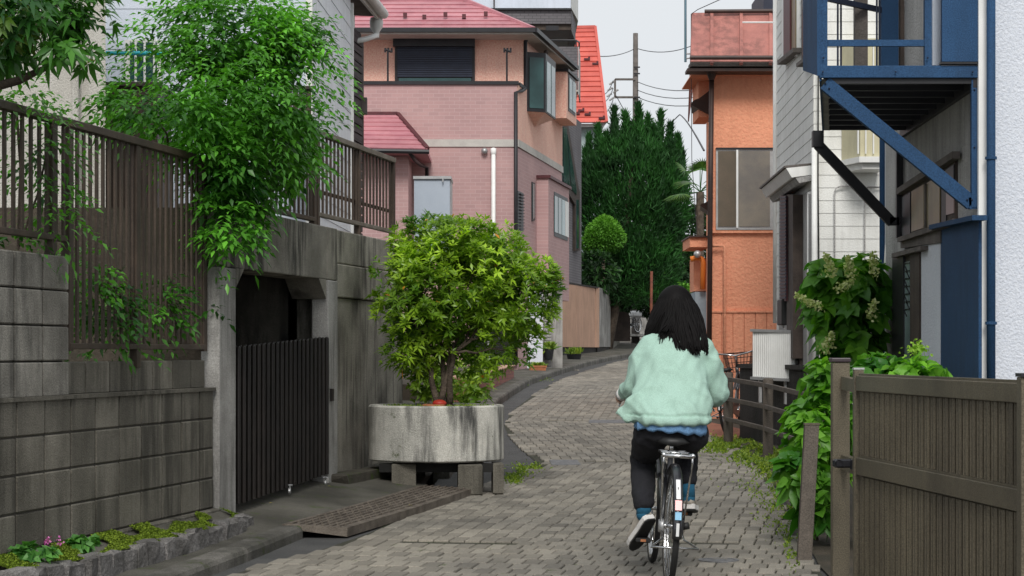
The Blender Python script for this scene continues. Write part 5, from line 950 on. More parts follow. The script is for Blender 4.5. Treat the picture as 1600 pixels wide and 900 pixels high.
n = 260; a_ = rng.random(n)*6.28; r_2 = .48*np.sqrt(rng.random(n)); pp = np.stack([PCX+r_2*np.cos(a_), PCY+r_2*np.sin(a_), np.full(n, .81)], 1); o = leaves('planter_weeds', pp, rng.normal(size=(n, 3))*.4+UPV, np.tile([[0, 1., 0]], (n, 1)), .07, .02, rng.random(n), m_weed, bpy.data.objects['round_planter'], kind='stuff')
t = T('yellow_green_shrub', 'yellow green shrub growing behind the round planter', 'shrub', G(725, 655)); crown(t, 'crown', [LB(740, 610, 21.5, 30, 28, .25), LB(680, 590, 21, 45, 45, .3), LB(650, 545, 21, 25, 50, .25), LB(745, 580, 22, 20, 20, .2)], 420, 'whorl', leafmat('lime_leaf', (.09, .19, .015), (.34, .46, .04), .45, .35), .075, .035, 6, shell=.4, young=.4)
trunkset(t, G(700, 668), [P(740, 610, 21.5), P(680, 590, 21), P(650, 545, 21)], .015)
# hydrangeas
def florets(par, name, c0, c1, r, n=130):
    c0, c1 = V(*c0), V(*c1); pp = []; 
    for _ in range(n): s = random.random()**.8; q = c0.lerp(c1, s); rr = r*(1-s*.8); pp.append([q.x+random.gauss(0, rr*.5), q.y+random.gauss(0, rr*.5), q.z+random.gauss(0, rr*.3)])
    leaves(name, pp, rng.normal(size=(n, 3)), rng.normal(size=(n, 3)), .03, .022, rng.random(n), m_flo, par, droop=.0, kind='stuff')
t = T('tall_hydrangea', 'tall hydrangea with pointed cream green flower heads by the white siding wall', 'shrub', P(1320, 690, 17))
crown(t, 'crown', [LB(1322, 490, 17, 56, 75, .35), LB(1325, 570, 16.9, 45, 35, .3), LB(1340, 440, 17, 45, 35, .25), LB(1290, 440, 17, 30, 25, .2)], 260, 'whorl', m_lf4, .14, .11, 5, droop=.5, shell=.4, young=.3, big=True)
for a, b in (((1300, 432), (1290, 397)), ((1282, 482), (1243, 460)), ((1330, 435), (1325, 402)), ((1364, 430), (1364, 396)), ((1358, 500), (1366, 470)), ((1290, 548), (1300, 520)), ((1310, 452), (1330, 440))): florets(t, 'flower_head', P(*a, 16.55), P(*b, 16.55), .055)
trunkset(t, P(1320, 690, 17), [P(1290, 440, 17), P(1340, 430, 17), P(1370, 520, 17), P(1270, 500, 16.9)], .02, fork=P(1325, 590, 17))
t = T('low_hydrangea', 'broad leaved bright green hydrangea bush spreading between the rail fence and the bronze post', 'shrub', P(1262, 845, 14.6))
crown(t, 'crown', [LB(1287, 605, 14.8, 28, 42, .2), LB(1285, 690, 14.6, 38, 85, .25), LB(1242, 735, 14.2, 26, 28, .18), LB(1262, 690, 14.5, 30, 42, .2), LB(1275, 780, 14.2, 25, 50, .2), LB(1248, 655, 14.7, 16, 12, .12), LB(1325, 660, 14.6, 25, 70, .2)], 290, 'whorl', m_lf4, .115, .08, 5, droop=.4, shell=.4, young=.4, big=True)
trunkset(t, P(1275, 850, 14.5), [P(1285, 610, 14.8), P(1240, 720, 14.3), P(1290, 650, 14.6)], .015, fork=P(1277, 760, 14.5))
t = T('gate_hydrangea', 'low hydrangea leaves and round green bloom showing above the bronze gate top', 'shrub', P(1400, 700, 13.2)); crown(t, 'crown', [LB(1375, 585, 13.2, 42, 25, .25), LB(1430, 588, 13, 40, 25, .25), LB(1350, 600, 13.1, 25, 22, .2)], 120, 'whorl', m_lf4, .105, .075, 5, droop=.4, shell=.4, young=.4, big=True)
c = P(1432, 545, 12.9); pp = np.array(c)+rng.normal(size=(160, 3))*np.array([.03, .03, .022]); leaves('bloom', pp, rng.normal(size=(160, 3)), rng.normal(size=(160, 3)), .025, .02, rng.random(160)*.4, leafmat('green_bloom', (.2, .38, .03), (.45, .6, .1), .6, .3), t, kind='stuff')
trunkset(t, P(1400, 720, 13.2), [P(1375, 585, 13.2), P(1432, 550, 12.9), P(1350, 600, 13.1)], .012)
# conifer
t = T('dark_conifer', 'large dark green conifer with flame shaped tufts filling the end of the lane', 'tree', (xp(1000, 75), 75, 1.2))
tufts = [(920, 260, 215), (936, 230, 200), (948, 240, 212), (962, 220, 172), (978, 220, 180), (996, 215, 166), (1012, 225, 185), (1030, 235, 178), (1045, 240, 198), (1058, 255, 215), (1066, 280, 238), (912, 300, 238), (985, 240, 195), (955, 250, 205), (1022, 245, 200), (1000, 240, 180), (940, 262, 222), (1050, 270, 225)]
pp = []; dd = []
for x, yb, yt in tufts:
    n = 1300; c0 = P(x, yb+40, 75+random.uniform(-1, 1)); c1 = P(x+random.uniform(-3, 3), yt, c0.y); s = rng.random(n)**.8; w = (xp(813, 75)*(1-s)**.7*.95)[:, None]
    pp.append(np.array(c0)*(1-s[:, None])+np.array(c1)*s[:, None]+rng.normal(size=(n, 3))*w*.42*np.array([1, 1.4, .5])); dd.append(rng.normal(size=(n, 3))*.35+np.array([0, 0, 1.]))
q, d, r = lobe_pts([LB(988, 330, 75, 84, 120, 2.0), LB(985, 420, 75, 80, 60, 1.8), LB(930, 300, 75, 30, 60, 1.2), LB(1045, 310, 75, 30, 70, 1.2)], 30000, .75); pp.append(q); dd.append(d*.6+rng.normal(size=d.shape)*.4+np.array([0, 0, .8]))
pp = np.concatenate(pp); dd = np.concatenate(dd); cn = np.array([noise.noise(V(*(p*1.4))) for p in pp]); leaves('crown', pp, dd, rng.normal(size=pp.shape), (.25*(.5+rng.random(len(pp)))), .045, np.clip(.4+.6*cn+.3*rng.random(len(pp))-.1, 0, 1), m_con, t, droop=0, kind='stuff')
k = MB(); k.tube([(xp(945, 75), 75, 1.0), (xp(965, 75), 75, 3.2), (xp(990, 75), 75, 8)], [.2, .15, .05], 8); B(k, 'trunk', m_bark, t, smooth=True)
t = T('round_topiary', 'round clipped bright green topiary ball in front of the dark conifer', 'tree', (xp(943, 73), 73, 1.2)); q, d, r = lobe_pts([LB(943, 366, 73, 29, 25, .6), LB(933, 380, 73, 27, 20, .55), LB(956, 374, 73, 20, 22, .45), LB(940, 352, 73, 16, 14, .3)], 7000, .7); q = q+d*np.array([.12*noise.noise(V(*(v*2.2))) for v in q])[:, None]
leaves('crown', q, d+rng.normal(size=d.shape)*.5, rng.normal(size=d.shape), .11, .05, np.clip(.35+.35*d[:, 2]+.35*rng.random(len(q)), 0, 1), m_top, t, droop=0, kind='stuff'); k = MB(); k.tube([(xp(943, 73), 73, 1.0), P(943, 385, 73)], .06, 8); B(k, 'trunk', m_bark, t)  # crown shading put into leaf colour: lighter on top, darker beneath
t = T('fan_palm', 'fan palm with drooping fronds between the conifer and the orange house', 'palm', (xp(1092, 55), 55, .8)); pc = P(1094, 300, 55)
k = MB(); k.tube([(pc.x, pc.y, .8), pc], .1, 8); B(k, 'trunk', m_bark, t)
for j in range(11):
    a = random.uniform(0, 6.28); e_ = random.uniform(-.9, 1.2); d0 = V(math.cos(a)*math.cos(e_), math.sin(a)*math.cos(e_), math.sin(e_)); L0 = random.uniform(.5, .75); c1 = V(*pc)+d0*L0
    k = MB(); k.tube([pc, c1], .012, 5); fr_ = B(k, 'frond_stalk', m_top, t)
    sd_ = d0.cross(V(0, 0, 1)).normalized(); n = 22; dr = []; ps = []
    for i in range(n): an_ = (i/(n-1)-.5)*3.4; dr.append(tuple(d0*math.cos(an_)+sd_*math.sin(an_))); ps.append(tuple(c1))
    leaves('frond', ps, dr, np.tile([tuple(sd_.cross(d0))], (n, 1)), .5, .035, rng.random(n), m_palm, t, droop=.3, kind='stuff')
q, d, r = lobe_pts([LB(1040, 430, 86, 60, 70, 2), LB(930, 425, 71.8, 35, 32, .35), LB(965, 430, 75, 35, 35, .7), LB(960, 440, 80, 40, 50, 1.2), LB(985, 435, 80, 40, 35, 1.2), LB(1090, 420, 88, 40, 100, 1.5), LB(1000, 300, 92, 60, 110, 1.5)], 24000, .7)
t = T('dark_far_trees', 'dark broadleaved tree mass beneath and behind the conifer at the lane end', 'tree', (xp(1040, 86), 86, 1.3)); leaves('crown', q, d+rng.normal(size=d.shape)*.6, rng.normal(size=d.shape), .24, .12, rng.random(len(q))**2, m_bgl, t, kind='stuff'); k = MB(); k.tube([(xp(1040, 86), 86, 1.0), P(1040, 440, 86)], .15, 8); B(k, 'trunk', m_bark, t)
t = T('bright_far_shrub', 'mid green shrub with brighter leaves right behind the rusty pole', 'shrub', (xp(1020, 82), 82, 1.3)); q, d, r = lobe_pts([LB(1015, 440, 82, 28, 26, .6), LB(1060, 470, 82, 30, 30, .7)], 2200, .6); leaves('crown', q, d+rng.normal(size=d.shape)*.6, rng.normal(size=d.shape), .2, .11, rng.random(len(q)), m_top, t, kind='stuff'); k = MB(); k.tube([(xp(1020, 82), 82, 1.0), P(1020, 445, 82)], .06, 6); B(k, 'stem', m_bark, t)
# weeds
def weeds(name, label, polys, n, ln, m=m_weed, wd=.35, cat='weeds'):
    pp = []
    while len(pp) < n:
        c, rx, ry = random.choice(polys); px, py = c[0]+random.gauss(0, rx), c[1]+random.gauss(0, ry)
        if noise.noise(V(px*.06, py*.12, 1)) > -.22+random.random()*.2-.05: pp.append(tuple(G(px, max(py, 575), .0)))
    pp = np.array(pp); d = rng.normal(size=(n, 3))*.7+UPV; o = leaves(name, pp, d, rng.normal(size=(n, 3)), ln*(.5+rng.random(n)), ln*wd, rng.random(n), m, kind='stuff', droop=.3); o['label'] = label; o['category'] = cat
weeds('verge_weeds', 'strip of bright yellow green weeds along the foot of the rail fence', [((1120, 695), 22, 6), ((1150, 700), 20, 7), ((1185, 716), 20, 8), ((1215, 730), 16, 10)], 6000, .055)
weeds('gutter_weeds', 'patchy small weeds growing at the paving edge beside the leaning bronze post', [((1225, 770), 14, 12), ((1232, 820), 10, 22), ((1205, 800), 12, 18), ((1240, 860), 7, 14), ((1190, 760), 25, 12)], 1300, .04)
weeds('planter_foot_weeds', 'small bright green weed patch on the paving beside the round planter', [((810, 742), 10, 7), ((828, 733), 10, 4), ((803, 750), 7, 4)], 900, .045)
weeds('kerb_weeds', 'tiny weeds along the far left kerb near the doorway', [((813, 603), 5, 2), ((893, 573), 4, 1.5), ((845, 592), 8, 2)], 220, .06)
t = T('pink_flower_plant', 'low clover leaved plant with pink flowers at the foot of the block wall', 'plant', P(60, 880, 11.7)); q, d, r = lobe_pts([LB(45, 868, 11.3, 45, 14, .1), LB(120, 855, 11.9, 22, 12, .08), LB(145, 848, 12.2, 8, 5, .05)], 130, .4); q[:, 2] = np.maximum(q[:, 2], .2)
a, b, u, i = whorls(q, d, 4, .05, .04); leaves('foliage', a, b, u, .05, .042, rng.random(len(a)), leafmat('clover_leaf', (.03, .12, .02), (.12, .32, .06), .5, .3), t, kind='stuff')
q = np.concatenate([np.array(P(x, y, 11.75))+rng.normal(size=(9, 3))*.008 for x, y in ((72, 845), (68, 852), (64, 857), (95, 846), (75, 842))]); leaves('flowers', q, rng.normal(size=q.shape), rng.normal(size=q.shape), .022, .016, rng.random(len(q)), m_pinkf, t, kind='stuff')
LFL = ['yellow fallen leaf on the pavement before the garage gate, largest of them', 'tiny yellow fallen leaf right of the gate casters, near the concrete pillar', 'yellow curled fallen leaf in the mossy bed beside the block wall', 'pale fallen leaf lying on the iron ramp plate', 'yellow fallen leaf at the foot of the garage left pillar', 'small fallen leaf on the pavement just left of the near ramp end', 'yellow fallen leaf near the far end of the ramp plate']
for j, (px, py, s) in enumerate(((425, 784, .05), (512, 787, .035), (175, 842, .07), (588, 801, .03), (328, 798, .05), (420, 816, .04), (637, 804, .04))):
    c = G(px, py, .14 if px < 560 else .07); o = leaves('fallen_leaf', [tuple(c)], [(1, .3, .15)], [(0, 0, 1.)], s, s*.5, [1], leafmat('fallen_yellow_leaf', (.4, .35, .03), (.6, .5, .04), .6, .2) if j == 0 else bpy.data.materials['fallen_yellow_leaf'], label=LFL[j], cat='leaf', group='fallen yellow leaves')
# ================= bicycles =================
m_tyre = M('tyre_rubber', (.025, .025, .025), (.018, .018, .018), 9, .8, .2); m_frame = M('black_frame', (.02, .02, .024), (.015, .015, .018), 5, .3, .02, spec=.6, coat=.4)
m_refl = M('red_reflector', (.6, .02, .02), (.5, .015, .015), 9, .25, .0, spec=.8); m_wht = M('white_sticker', (.75, .75, .75), (.65, .65, .65), 9, .4, 0); m_blu = M('blue_sticker', (.25, .5, .7), (.2, .42, .62), 9, .4, 0); m_gum = M('dark_grip', (.03, .022, .018), (.02, .016, .014), 9, .7, .1)
def bicycle(label, basket=True, sc_=None):
    b = T('bicycle', label, 'bicycle', (0, 0, 0)); R = .33
    def wheel(y):
        k = MB(); k.lathe((0, y, R), [(R-.047, -.012), (R-.03, -.014), (R-.026, -.009), (R-.036, .0), (R-.026, .009), (R-.03, .014), (R-.047, .012), (R-.047, -.012)], 48, 'x'); w = B(k, 'wheel', m_chrome, b, smooth=False)
        k = MB(); k.lathe((0, y, R), [(R-.017+.017*math.cos(a), .018*math.sin(a)) for a in [i*math.pi/5 for i in range(11)]], 48, 'x'); B(k, 'tyre', m_tyre, w, smooth=True)
        k = MB(); k.lathe((0, y, R), [(.001, -.045), (.018, -.045), (.018, -.03), (.012, -.028), (.012, .028), (.018, .03), (.018, .045), (.001, .045)], 14, 'x'); B(k, 'hub', m_chrome, w, smooth=True)
        k = MB()
        for i in range(28): a = 2*math.pi*i/28; s = .03 if i % 2 else -.03; a2 = a+.35*(1 if i % 4 < 2 else -1); k.tube([(s, y+.016*math.cos(a2), R+.016*math.sin(a2)), (0, y+(R-.04)*math.cos(a), R+(R-.04)*math.sin(a))], .0013, 4, False)
        B(k, 'spokes', m_chrome, w, kind='stuff'); return w
    wheel(0); wheel(1.1)
    def fender(y, a0, a1, nm, seg=14):
        k = MB(); vs = []; prof = [(-.026, -.012), (-.02, .0), (0, .006), (.02, .0), (.026, -.012)]
        for i in range(seg+1):
            a = a0+(a1-a0)*i/seg
            for x, r in prof: rr = R+.014+r; vs.append((x, y+rr*math.cos(a), R+rr*math.sin(a)))
        n = 5; k.add(vs, [(i*n+j, i*n+j+1, (i+1)*n+j+1, (i+1)*n+j) for i in range(seg) for j in range(n-1)]); o = B(k, nm, m_frame, b, smooth=True, fix=False); e = o.modifiers.new('s', 'SOLIDIFY'); e.thickness = .002; return o
    rf_ = fender(0, .9, 3.25, 'rear_fender'); fender(1.1, .6, 2.5, 'front_fender')
    fr = lambda a, r=R+.024: V(0, r*math.cos(a), R+r*math.sin(a))
    def plate(a0, a1, w, m, nm): k = MB(); p, q = fr(a0), fr(a1); k.beam(p, q, w, .006, V(0, -1, 0)); B(k, nm, m, rf_)
    plate(2.25, 2.62, .024, m_wht, 'white_plate'); plate(2.64, 2.8, .036, m_refl, 'reflector'); plate(2.83, 2.95, .034, m_blu, 'blue_plate'); plate(3.0, 3.2, .016, m_wht, 'mud_flap')
    bb = (0, .45, .285); st_ = (0, .28, .70); ht = (0, .93, .82); hb = (0, .985, .66)
    k = MB(); k.tube([bb, st_], .016, 8); k.tube([bb, (0, .7, .42), hb], .018, 8); k.tube([(0, .345, .52), (0, .65, .56), (0, .95, .76)], .014, 8); k.tube([hb, ht], .02, 8)
    for s in (-1, 1): k.tube([(s*.02, .43, .285), (s*.055, 0, R)], .009, 8); k.tube([(s*.02, .27, .62), (s*.055, 0, R)], .008, 8)
    B(k, 'frame', m_frame, b, smooth=True)
    k = MB(); k.tube([ht, (0, .915, .96)], .012, 8)
    for s in (-1, 1): k.tube([hb, (s*.045, 1.0, .6), (s*.05, 1.1, R)], .01, 8)
    B(k, 'fork', m_frame, b, smooth=True)
    k = MB(); k.tube([(0, .29, .68), (0, .255, .79)], .0125, 8); B(k, 'seat_post', m_chrome, b, smooth=True)
    k = MB(); vs = []; rows = [(0.0, .03, -.01), (.02, .085, .0), (.08, .1, .0), (.14, .07, -.004), (.2, .035, -.008), (.27, .02, -.012), (.285, .005, -.02)]
    for y, w, z in rows: vs += [(-w, .14+y, .785+z), (-w*.6, .14+y, .812+z), (w*.6, .14+y, .812+z), (w, .14+y, .785+z), (w*.5, .14+y, .775+z), (-w*.5, .14+y, .775+z)]
    k.add(vs, [(i*6+j, i*6+(j+1) % 6, (i+1)*6+(j+1) % 6, (i+1)*6+j) for i in range(6) for j in range(6)]+[tuple(range(6)), tuple(range(36, 42))]); B(k, 'saddle', m_black, b, smooth=True)
    hs_ = [(-.27, .7, 1.0), (-.25, .8, 1.01), (-.15, .92, .99), (0, .93, .965), (.15, .92, .99), (.25, .8, 1.01), (.27, .7, 1.0)]
    k = MB(); k.tube(hs_, .0105, 8); B(k, 'handlebar', m_chrome, b, smooth=True)
    for s in (-1, 1):
        k = MB(); k.tube([(s*.276, .66, .996), (s*.262, .76, 1.007)], .017, 8); B(k, 'grip', m_gum, b, smooth=True); k = MB(); k.tube([(s*.25, .82, 1.0), (s*.27, .76, .97), (s*.28, .69, .955)], .006, 6); B(k, 'brake_lever', m_chrome, b, smooth=True)
    # rack, stays, stand
    k = MB(); z = .735
    for x in (-.075, -.025, .025, .075): k.tube([(x, .2, z), (x, -.16, z)], .005, 6)
    for y in (.2, .05, -.16): k.tube([(-.078, y, z), (.078, y, z)], .0075, 6)
    k.tube([(-.078, -.16, z-.004), (.078, -.16, z-.004)], .011, 8); B(k, 'rack', m_chrome, b, smooth=True)
    for s in (-1, 1): k = MB(); k.tube([(s*.078, -.155, z), (s*.08, -.15, z-.05), (s*.062, -.01, R+.01)], .006, 6); B(k, 'rack_stay', m_chrome, b, smooth=True)
    k = MB(); k.ball((-.08, -.155, z), .014, 6); k.ball((.08, -.155, z), .014, 6); B(k, 'rack_bolts', m_chrome, b, smooth=True, kind='stuff')
    k = MB(); k.tube([(-.05, .02, R-.01), (-.06, -.12, .27), (-.13, -.24, .235), (.13, -.24, .235), (.06, -.12, .27), (.05, .02, R-.01)], .0065, 6); B(k, 'stand', m_chrome, b, smooth=True)
    k = MB(); k.lathe((.045, .45, .285), [(.095, -.004), (.095, .004), (.04, .008), (.04, -.006), (.095, -.004)], 30, 'x'); B(k, 'chainring', m_chrome, b); k = MB(); k.slab([(.05, .55, .37), (.05, .57, .3), (.05, .52, .2), (.05, .4, .22), (.05, -.04, .29), (.05, -.05, .37), (.05, .35, .38)], (.014, 0, 0)); B(k, 'chain_guard', m_frame, b, bev=.004)
    ca = math.radians(205); pdl = []
    for s in (-1, 1):
        y, z = .45+.165*math.cos(ca)*(1 if s < 0 else -1), .285+.165*math.sin(ca)*(1 if s < 0 else -1); k = MB(); k.tube([(s*.065, .45, .285), (s*.075, y, z)], .009, 6); c = B(k, 'crank', m_chrome, b, smooth=True)
        k = MB(); k.box((s*.13, y, z), (.085, .075, .026), 0, .006); B(k, 'pedal', m_black, c); k = MB(); k.box((s*.13, y-.039, z), (.03, .004, .014)); B(k, 'pedal_reflector', m_terra, c)
    k = MB(); k.lathe((-.055, .0, R), [(.001, -.02), (.035, -.018), (.04, 0), (.04, .01), (.001, .012)], 14, 'x'); B(k, 'hub_brake', m_steel, b, smooth=True); k = MB(); k.tube([(.06, 0, R), (.095, -.01, R+.01)], .02, 8); B(k, 'gear_cap', m_black, b, smooth=True)
    k = MB(); k.lathe((0, 1.03, .74), [(.001, -.03), (.02, -.025), (.034, .03), (.001, .035)], 12, 'y'); B(k, 'headlight', m_chrome, b, smooth=True)
    if basket:
        k = MB(); q = lambda w, d, zz: [(-w, 1.0, zz), (w, 1.0, zz), (w, 1.0+d, zz), (-w, 1.0+d, zz)]
        for j in range(5):
            t = j/4; pts = q(.13+.05*t, .2+.06*t, .76+.24*t); k.tube(pts+[pts[0]], .003 if j < 4 else .006, 4, False)
        for i in range(4):
            a0, b0 = V(*q(.13, .2, .76)[i]), V(*q(.13, .2, .76)[(i+1) % 4]); a1, b1 = V(*q(.18, .26, 1.0)[i]), V(*q(.18, .26, 1.0)[(i+1) % 4])
            for j in range(8): k.tube([a0.lerp(b0, j/8), a1.lerp(b1, j/8)], .0022, 4, False)
        B(k, 'basket', m_black if sc_ is None else m_alu, b, kind='stuff')
    return b
def copy_tree(o, par=None):
    c = o.copy(); COL.objects.link(c)
    if par: c.parent = par
    for ch in list(o.children): copy_tree(ch, c)
    return c
LEAN = math.radians(3.2); BX, BY = .868, 12.1
bike = bicycle('black city bicycle with chrome rack being ridden up the lane'); b2 = copy_tree(bike); b3 = copy_tree(bike)
bike.location = (BX, BY, gz(BY)+.004); bike.rotation_euler = (.0194, LEAN, .02)
b2['label'] = 'dark bicycle parked against the orange house wall, half hidden by the cyclist'; b2.location = (2.62, 26.5, gz(26.5)+.01); b2.rotation_euler = (0, -.08, -.3)
b3['label'] = 'distant bicycle with a white basket parked at the far end of the lane'; c = P(1000, 520, 97); b3.location = (c.x-.1, 97, c.z); b3.rotation_euler = (0, .06, 2.6); b3.scale = (1.15,)*3
k = MB(); cc = P(1000, 491, 96.2); k.box(cc, (.85, .5, .3), .3, .06); B(k, 'white_basket_cover', m_alu, label='pale grey covered basket over the distant bicycle at the lane end', cat='basket cover', bev=.03)
b4 = copy_tree(b3); b4['label'] = 'second distant bicycle with dark cover behind the one with the white basket'; b4.location = (c.x+.8, 98.5, c.z); b4.rotation_euler = (0, -.05, 2.9)
for b_ in (b3, b4): b_['group'] = 'bicycles parked at the far end of the lane'
# ================= the cyclist =================
def remesh(mb, vox, it=4, fac=.5):
    me = mesh_of('tmp', mb.v, mb.f); o = bpy.data.objects.new('tmp', me); COL.objects.link(o); r = o.modifiers.new('r', 'REMESH'); r.mode = 'VOXEL'; r.voxel_size = vox
    dg = bpy.context.evaluated_depsgraph_get(); me2 = bpy.data.meshes.new_from_object(o.evaluated_get(dg)); bpy.data.objects.remove(o); bpy.data.meshes.remove(me)
    bm = bmesh.new(); bm.from_mesh(me2)
    for _ in range(it): bmesh.ops.smooth_vert(bm, verts=bm.verts, factor=fac, use_axis_x=True, use_axis_y=True, use_axis_z=True)
    vs = [v.co.copy() for v in bm.verts]; ns = [v.normal.copy() for v in bm.verts]; fs = [tuple(v.index for v in f.verts) for f in bm.faces]; bm.free(); bpy.data.meshes.remove(me2); return vs, ns, fs
def limb(k, pts, rs):
    k.tube(pts, list(rs), 14)
    for p, r in zip(pts, rs): k.ball(p, r*.995, 8)
def loft(k, rings, n=28):                                         # rings: z, cx, cy, rx, ry
    o = len(k.v)
    for z, cx, cy, rx, ry in rings:
        for i in range(n): a = 2*math.pi*i/n; k.v.append((cx+rx*math.copysign(abs(math.cos(a))**.85, math.cos(a)), cy+ry*math.sin(a), z+(0)))
    for j in range(len(rings)-1):
        for i in range(n): a = o+j*n+i; b = o+j*n+(i+1) % n; k.f.append((a, b, b+n, a+n))
    k.f.append(tuple(o+i for i in range(n))[::-1]); k.f.append(tuple(o+(len(rings)-1)*n+i for i in range(n)))
m_skin = M('skin', (.55, .33, .24), (.5, .29, .21), 6, .5, .05, 90, grain=.05)
m_card = M('mint_knit', (.36, .53, .45), (.33, .49, .41), 4, .95, .35, 260, grain=.2, gsc=260)
m_denim = M('denim_blue', (.16, .3, .5), (.12, .24, .42), 5, .9, .4, 200, grain=.3); m_trou = M('black_trousers', (.016, .016, .02), (.011, .011, .014), 5, .9, .4, 150, grain=.3)
m_hair = M('black_hair', (.004, .0035, .0035), (.006, .005, .005), 8, .6, .05, 200, spec=.1, grain=.02); m_sock = M('teal_sock', (.02, .12, .2), (.015, .09, .16), 5, .9, .3, 200)
m_shoe = M('beige_shoe', (.42, .38, .32), (.34, .3, .26), 12, .8, .2); m_sole = M('white_sole', (.68, .66, .64), (.55, .53, .51), 8, .6, .1); m_out = M('black_outsole', (.02, .02, .02), (.012, .012, .012), 8, .8, .3); m_tong = M('red_tongue', (.7, .07, .02), (.6, .05, .02), 8, .7, .1)
per = T('person', 'person with long black hair riding a bicycle, in a mint green cardigan and black trousers', 'person', (.9, 12.4, 0))
gL = bike.matrix_basis @ V(-.268, .715, 1.0); gR = bike.matrix_basis @ V(.268, .715, 1.0)
HC = V(.952, 12.70, 1.545)
k = MB(); k.ball(HC, .1, 14, (.78, .98, 1.12)); k.ball(HC+V(0, .035, -.055), .068, 10, (.85, 1, .95)); k.ball(HC+V(0, .1, -.012), .016, 6, (.8, 1, 1.5))
for s in (-1, 1): k.ball(HC+V(s*.08, 0, -.015), .022, 6, (.4, .8, 1.3))
k.ball(HC+V(0, .09, -.055), .016, 6, (1.5, .6, .6)); limb(k, [HC+V(0, -.015, -.08), V(.945, 12.65, 1.37)], [.05, .055])
loft(k, [(.8, .91, 12.42, .15, .1), (.95, .915, 12.44, .13, .1), (1.1, .92, 12.51, .13, .1), (1.25, .93, 12.58, .15, .1), (1.34, .94, 12.62, .13, .08), (1.38, .945, 12.64, .06, .05)], 16)
EL, ER = V(.69, 12.6, 1.1), V(1.19, 12.62, 1.08); wL, wR = gL+V(0, -.05, .02), gR+V(0, -.05, .02)
for sh, e, w in ((V(.79, 12.61, 1.31), EL, wL), (V(1.1, 12.61, 1.3), ER, wR)): limb(k, [sh, e, w], [.05, .038, .025])
HL, HR, KL_, KR_, AL, AR = V(.83, 12.43, .86), V(1.0, 12.43, .86), V(.79, 12.80, .66), V(1.03, 12.92, .74), V(.752, 12.35, .405), V(1.012, 12.58, .49)
for a, b, c in ((HL, KL_, AL), (HR, KR_, AR)): limb(k, [a, b, c], [.085, .055, .036])
for g, w, s in ((gL, wL, -1), (gR, wR, 1)):                       # hands closed on the grips
    k.ball(w.lerp(g, .7)+V(0, .02, .018), .034, 8, (1.0, 1.25, .55))
    for i in range(4): y0 = g+V(s*.0, -.018+i*.019, 0); k.tube([y0+V(-s*.02, 0, .028), y0+V(s*.014, 0, .027), y0+V(s*.029, .002, .006), y0+V(s*.022, .002, -.02), y0+V(0, 0, -.027+.002*(i % 2))], [.0098, .0096, .0092, .0088, .008], 8)
    k.tube([w.lerp(g, .5)+V(-s*.03, 0, .01), g+V(-s*.03, .01, .0), g+V(-s*.02, .035, -.018)], [.012, .011, .009], 8)
vs, ns, fs = remesh(k, .0065, 3)
def place(name, vs, fs, m, par=per, smooth=True):
    me = mesh_of(name, vs, fs, m, smooth, base(par)); o = bpy.data.objects.new(name, me); COL.objects.link(o); o.parent = par; return o
body = place('body', vs, fs, m_skin)
for s in (-1, 1): k = MB(); k.ball(HC+V(s*.03, .083, .005), .012, 8); B(k, 'eye', m_wht, per, smooth=True); k = MB(); k.ball(HC+V(s*.03, .0925, .005), .005, 6); B(k, 'pupil', m_black, bpy.data.objects['eye'] if False else per, smooth=True)
# cardigan
k = MB(); loft(k, [(.885, .905, 12.385, .222, .165), (.915, .905, 12.39, .236, .172), (.98, .908, 12.42, .232, .165), (1.08, .915, 12.47, .222, .152), (1.18, .92, 12.525, .205, .138), (1.29, .93, 12.575, .185, .122), (1.37, .938, 12.605, .155, .1), (1.42, .945, 12.63, .105, .082), (1.45, .948, 12.645, .07, .068)], 40)
limb(k, [V(.82, 12.6, 1.335), V(.745, 12.6, 1.225), EL+V(.005, .0, -.005), EL.lerp(wL, .6), wL+V(0, 0, .0)], [.08, .078, .072, .056, .04]); limb(k, [V(1.08, 12.6, 1.325), V(1.138, 12.6, 1.215), ER+V(-.005, 0, -.02), ER.lerp(wR, .6), wR], [.08, .082, .078, .058, .04])
k.slab([V(.705, 12.33, 1.06), V(.60, 12.36, .975), V(.575, 12.37, .945), V(.66, 12.33, .885), V(.73, 12.32, .885)], (.01, .045, 0))
vs, ns, fs = remesh(k, .011, 5)
def folds(p):
    u = (p.x-.92); z = p.z
    rd = 1-abs(noise.noise(V(p.x*7+z*7, p.y*5, z*2.2-p.x*3)))*2.6; crease = .010*max(0, rd)**2*(1 if z < 1.3 else .4)
    f1 = noise.noise(V(p.x*9+z*4, p.y*6, z*3.2)); f2 = noise.noise(V(p.x*22-z*9, p.y*14, z*7+5))
    arm = 1.4 if abs(u) > .2 else 1
    hem = .012*math.sin(p.x*70) * max(0, (.95-z)/.09) if z < .95 else 0
    return crease+.016*f1*arm+.010*f2*arm+hem*.25+(-.012 if .93 < z < .941 and abs(u) < .26 else 0)
vs2 = []
for p, n in zip(vs, ns):
    z0 = p.z; q = p+n*folds(p)
    if z0 < .93: q.z += -.03*(p.x-.9)-.008*noise.noise(V(p.x*8, 2, 1))
    vs2.append(q)
card = place('cardigan', vs2, fs, m_card)
k = MB(); ring = []; 
for i in range(29): a = 2*math.pi*i/28; ring.append((.947+.07*math.cos(a), 12.648+.066*math.sin(a), 1.452+.02*math.sin(a)))
k.tube(ring, .011, 8, False); B(k, 'collar', m_card, card, smooth=True)
k = MB(); pts = [wL+V(0, -.012, 0)]; d = (wL-EL).normalized(); k.tube([wL-d*.03, wL+d*.012], [.04, .036], 14); B(k, 'cuff', m_sole, card, smooth=True)
k = MB(); d = (wR-ER).normalized(); k.tube([wR-d*.03, wR+d*.012], [.04, .036], 14); B(k, 'cuff', m_card, card, smooth=True)
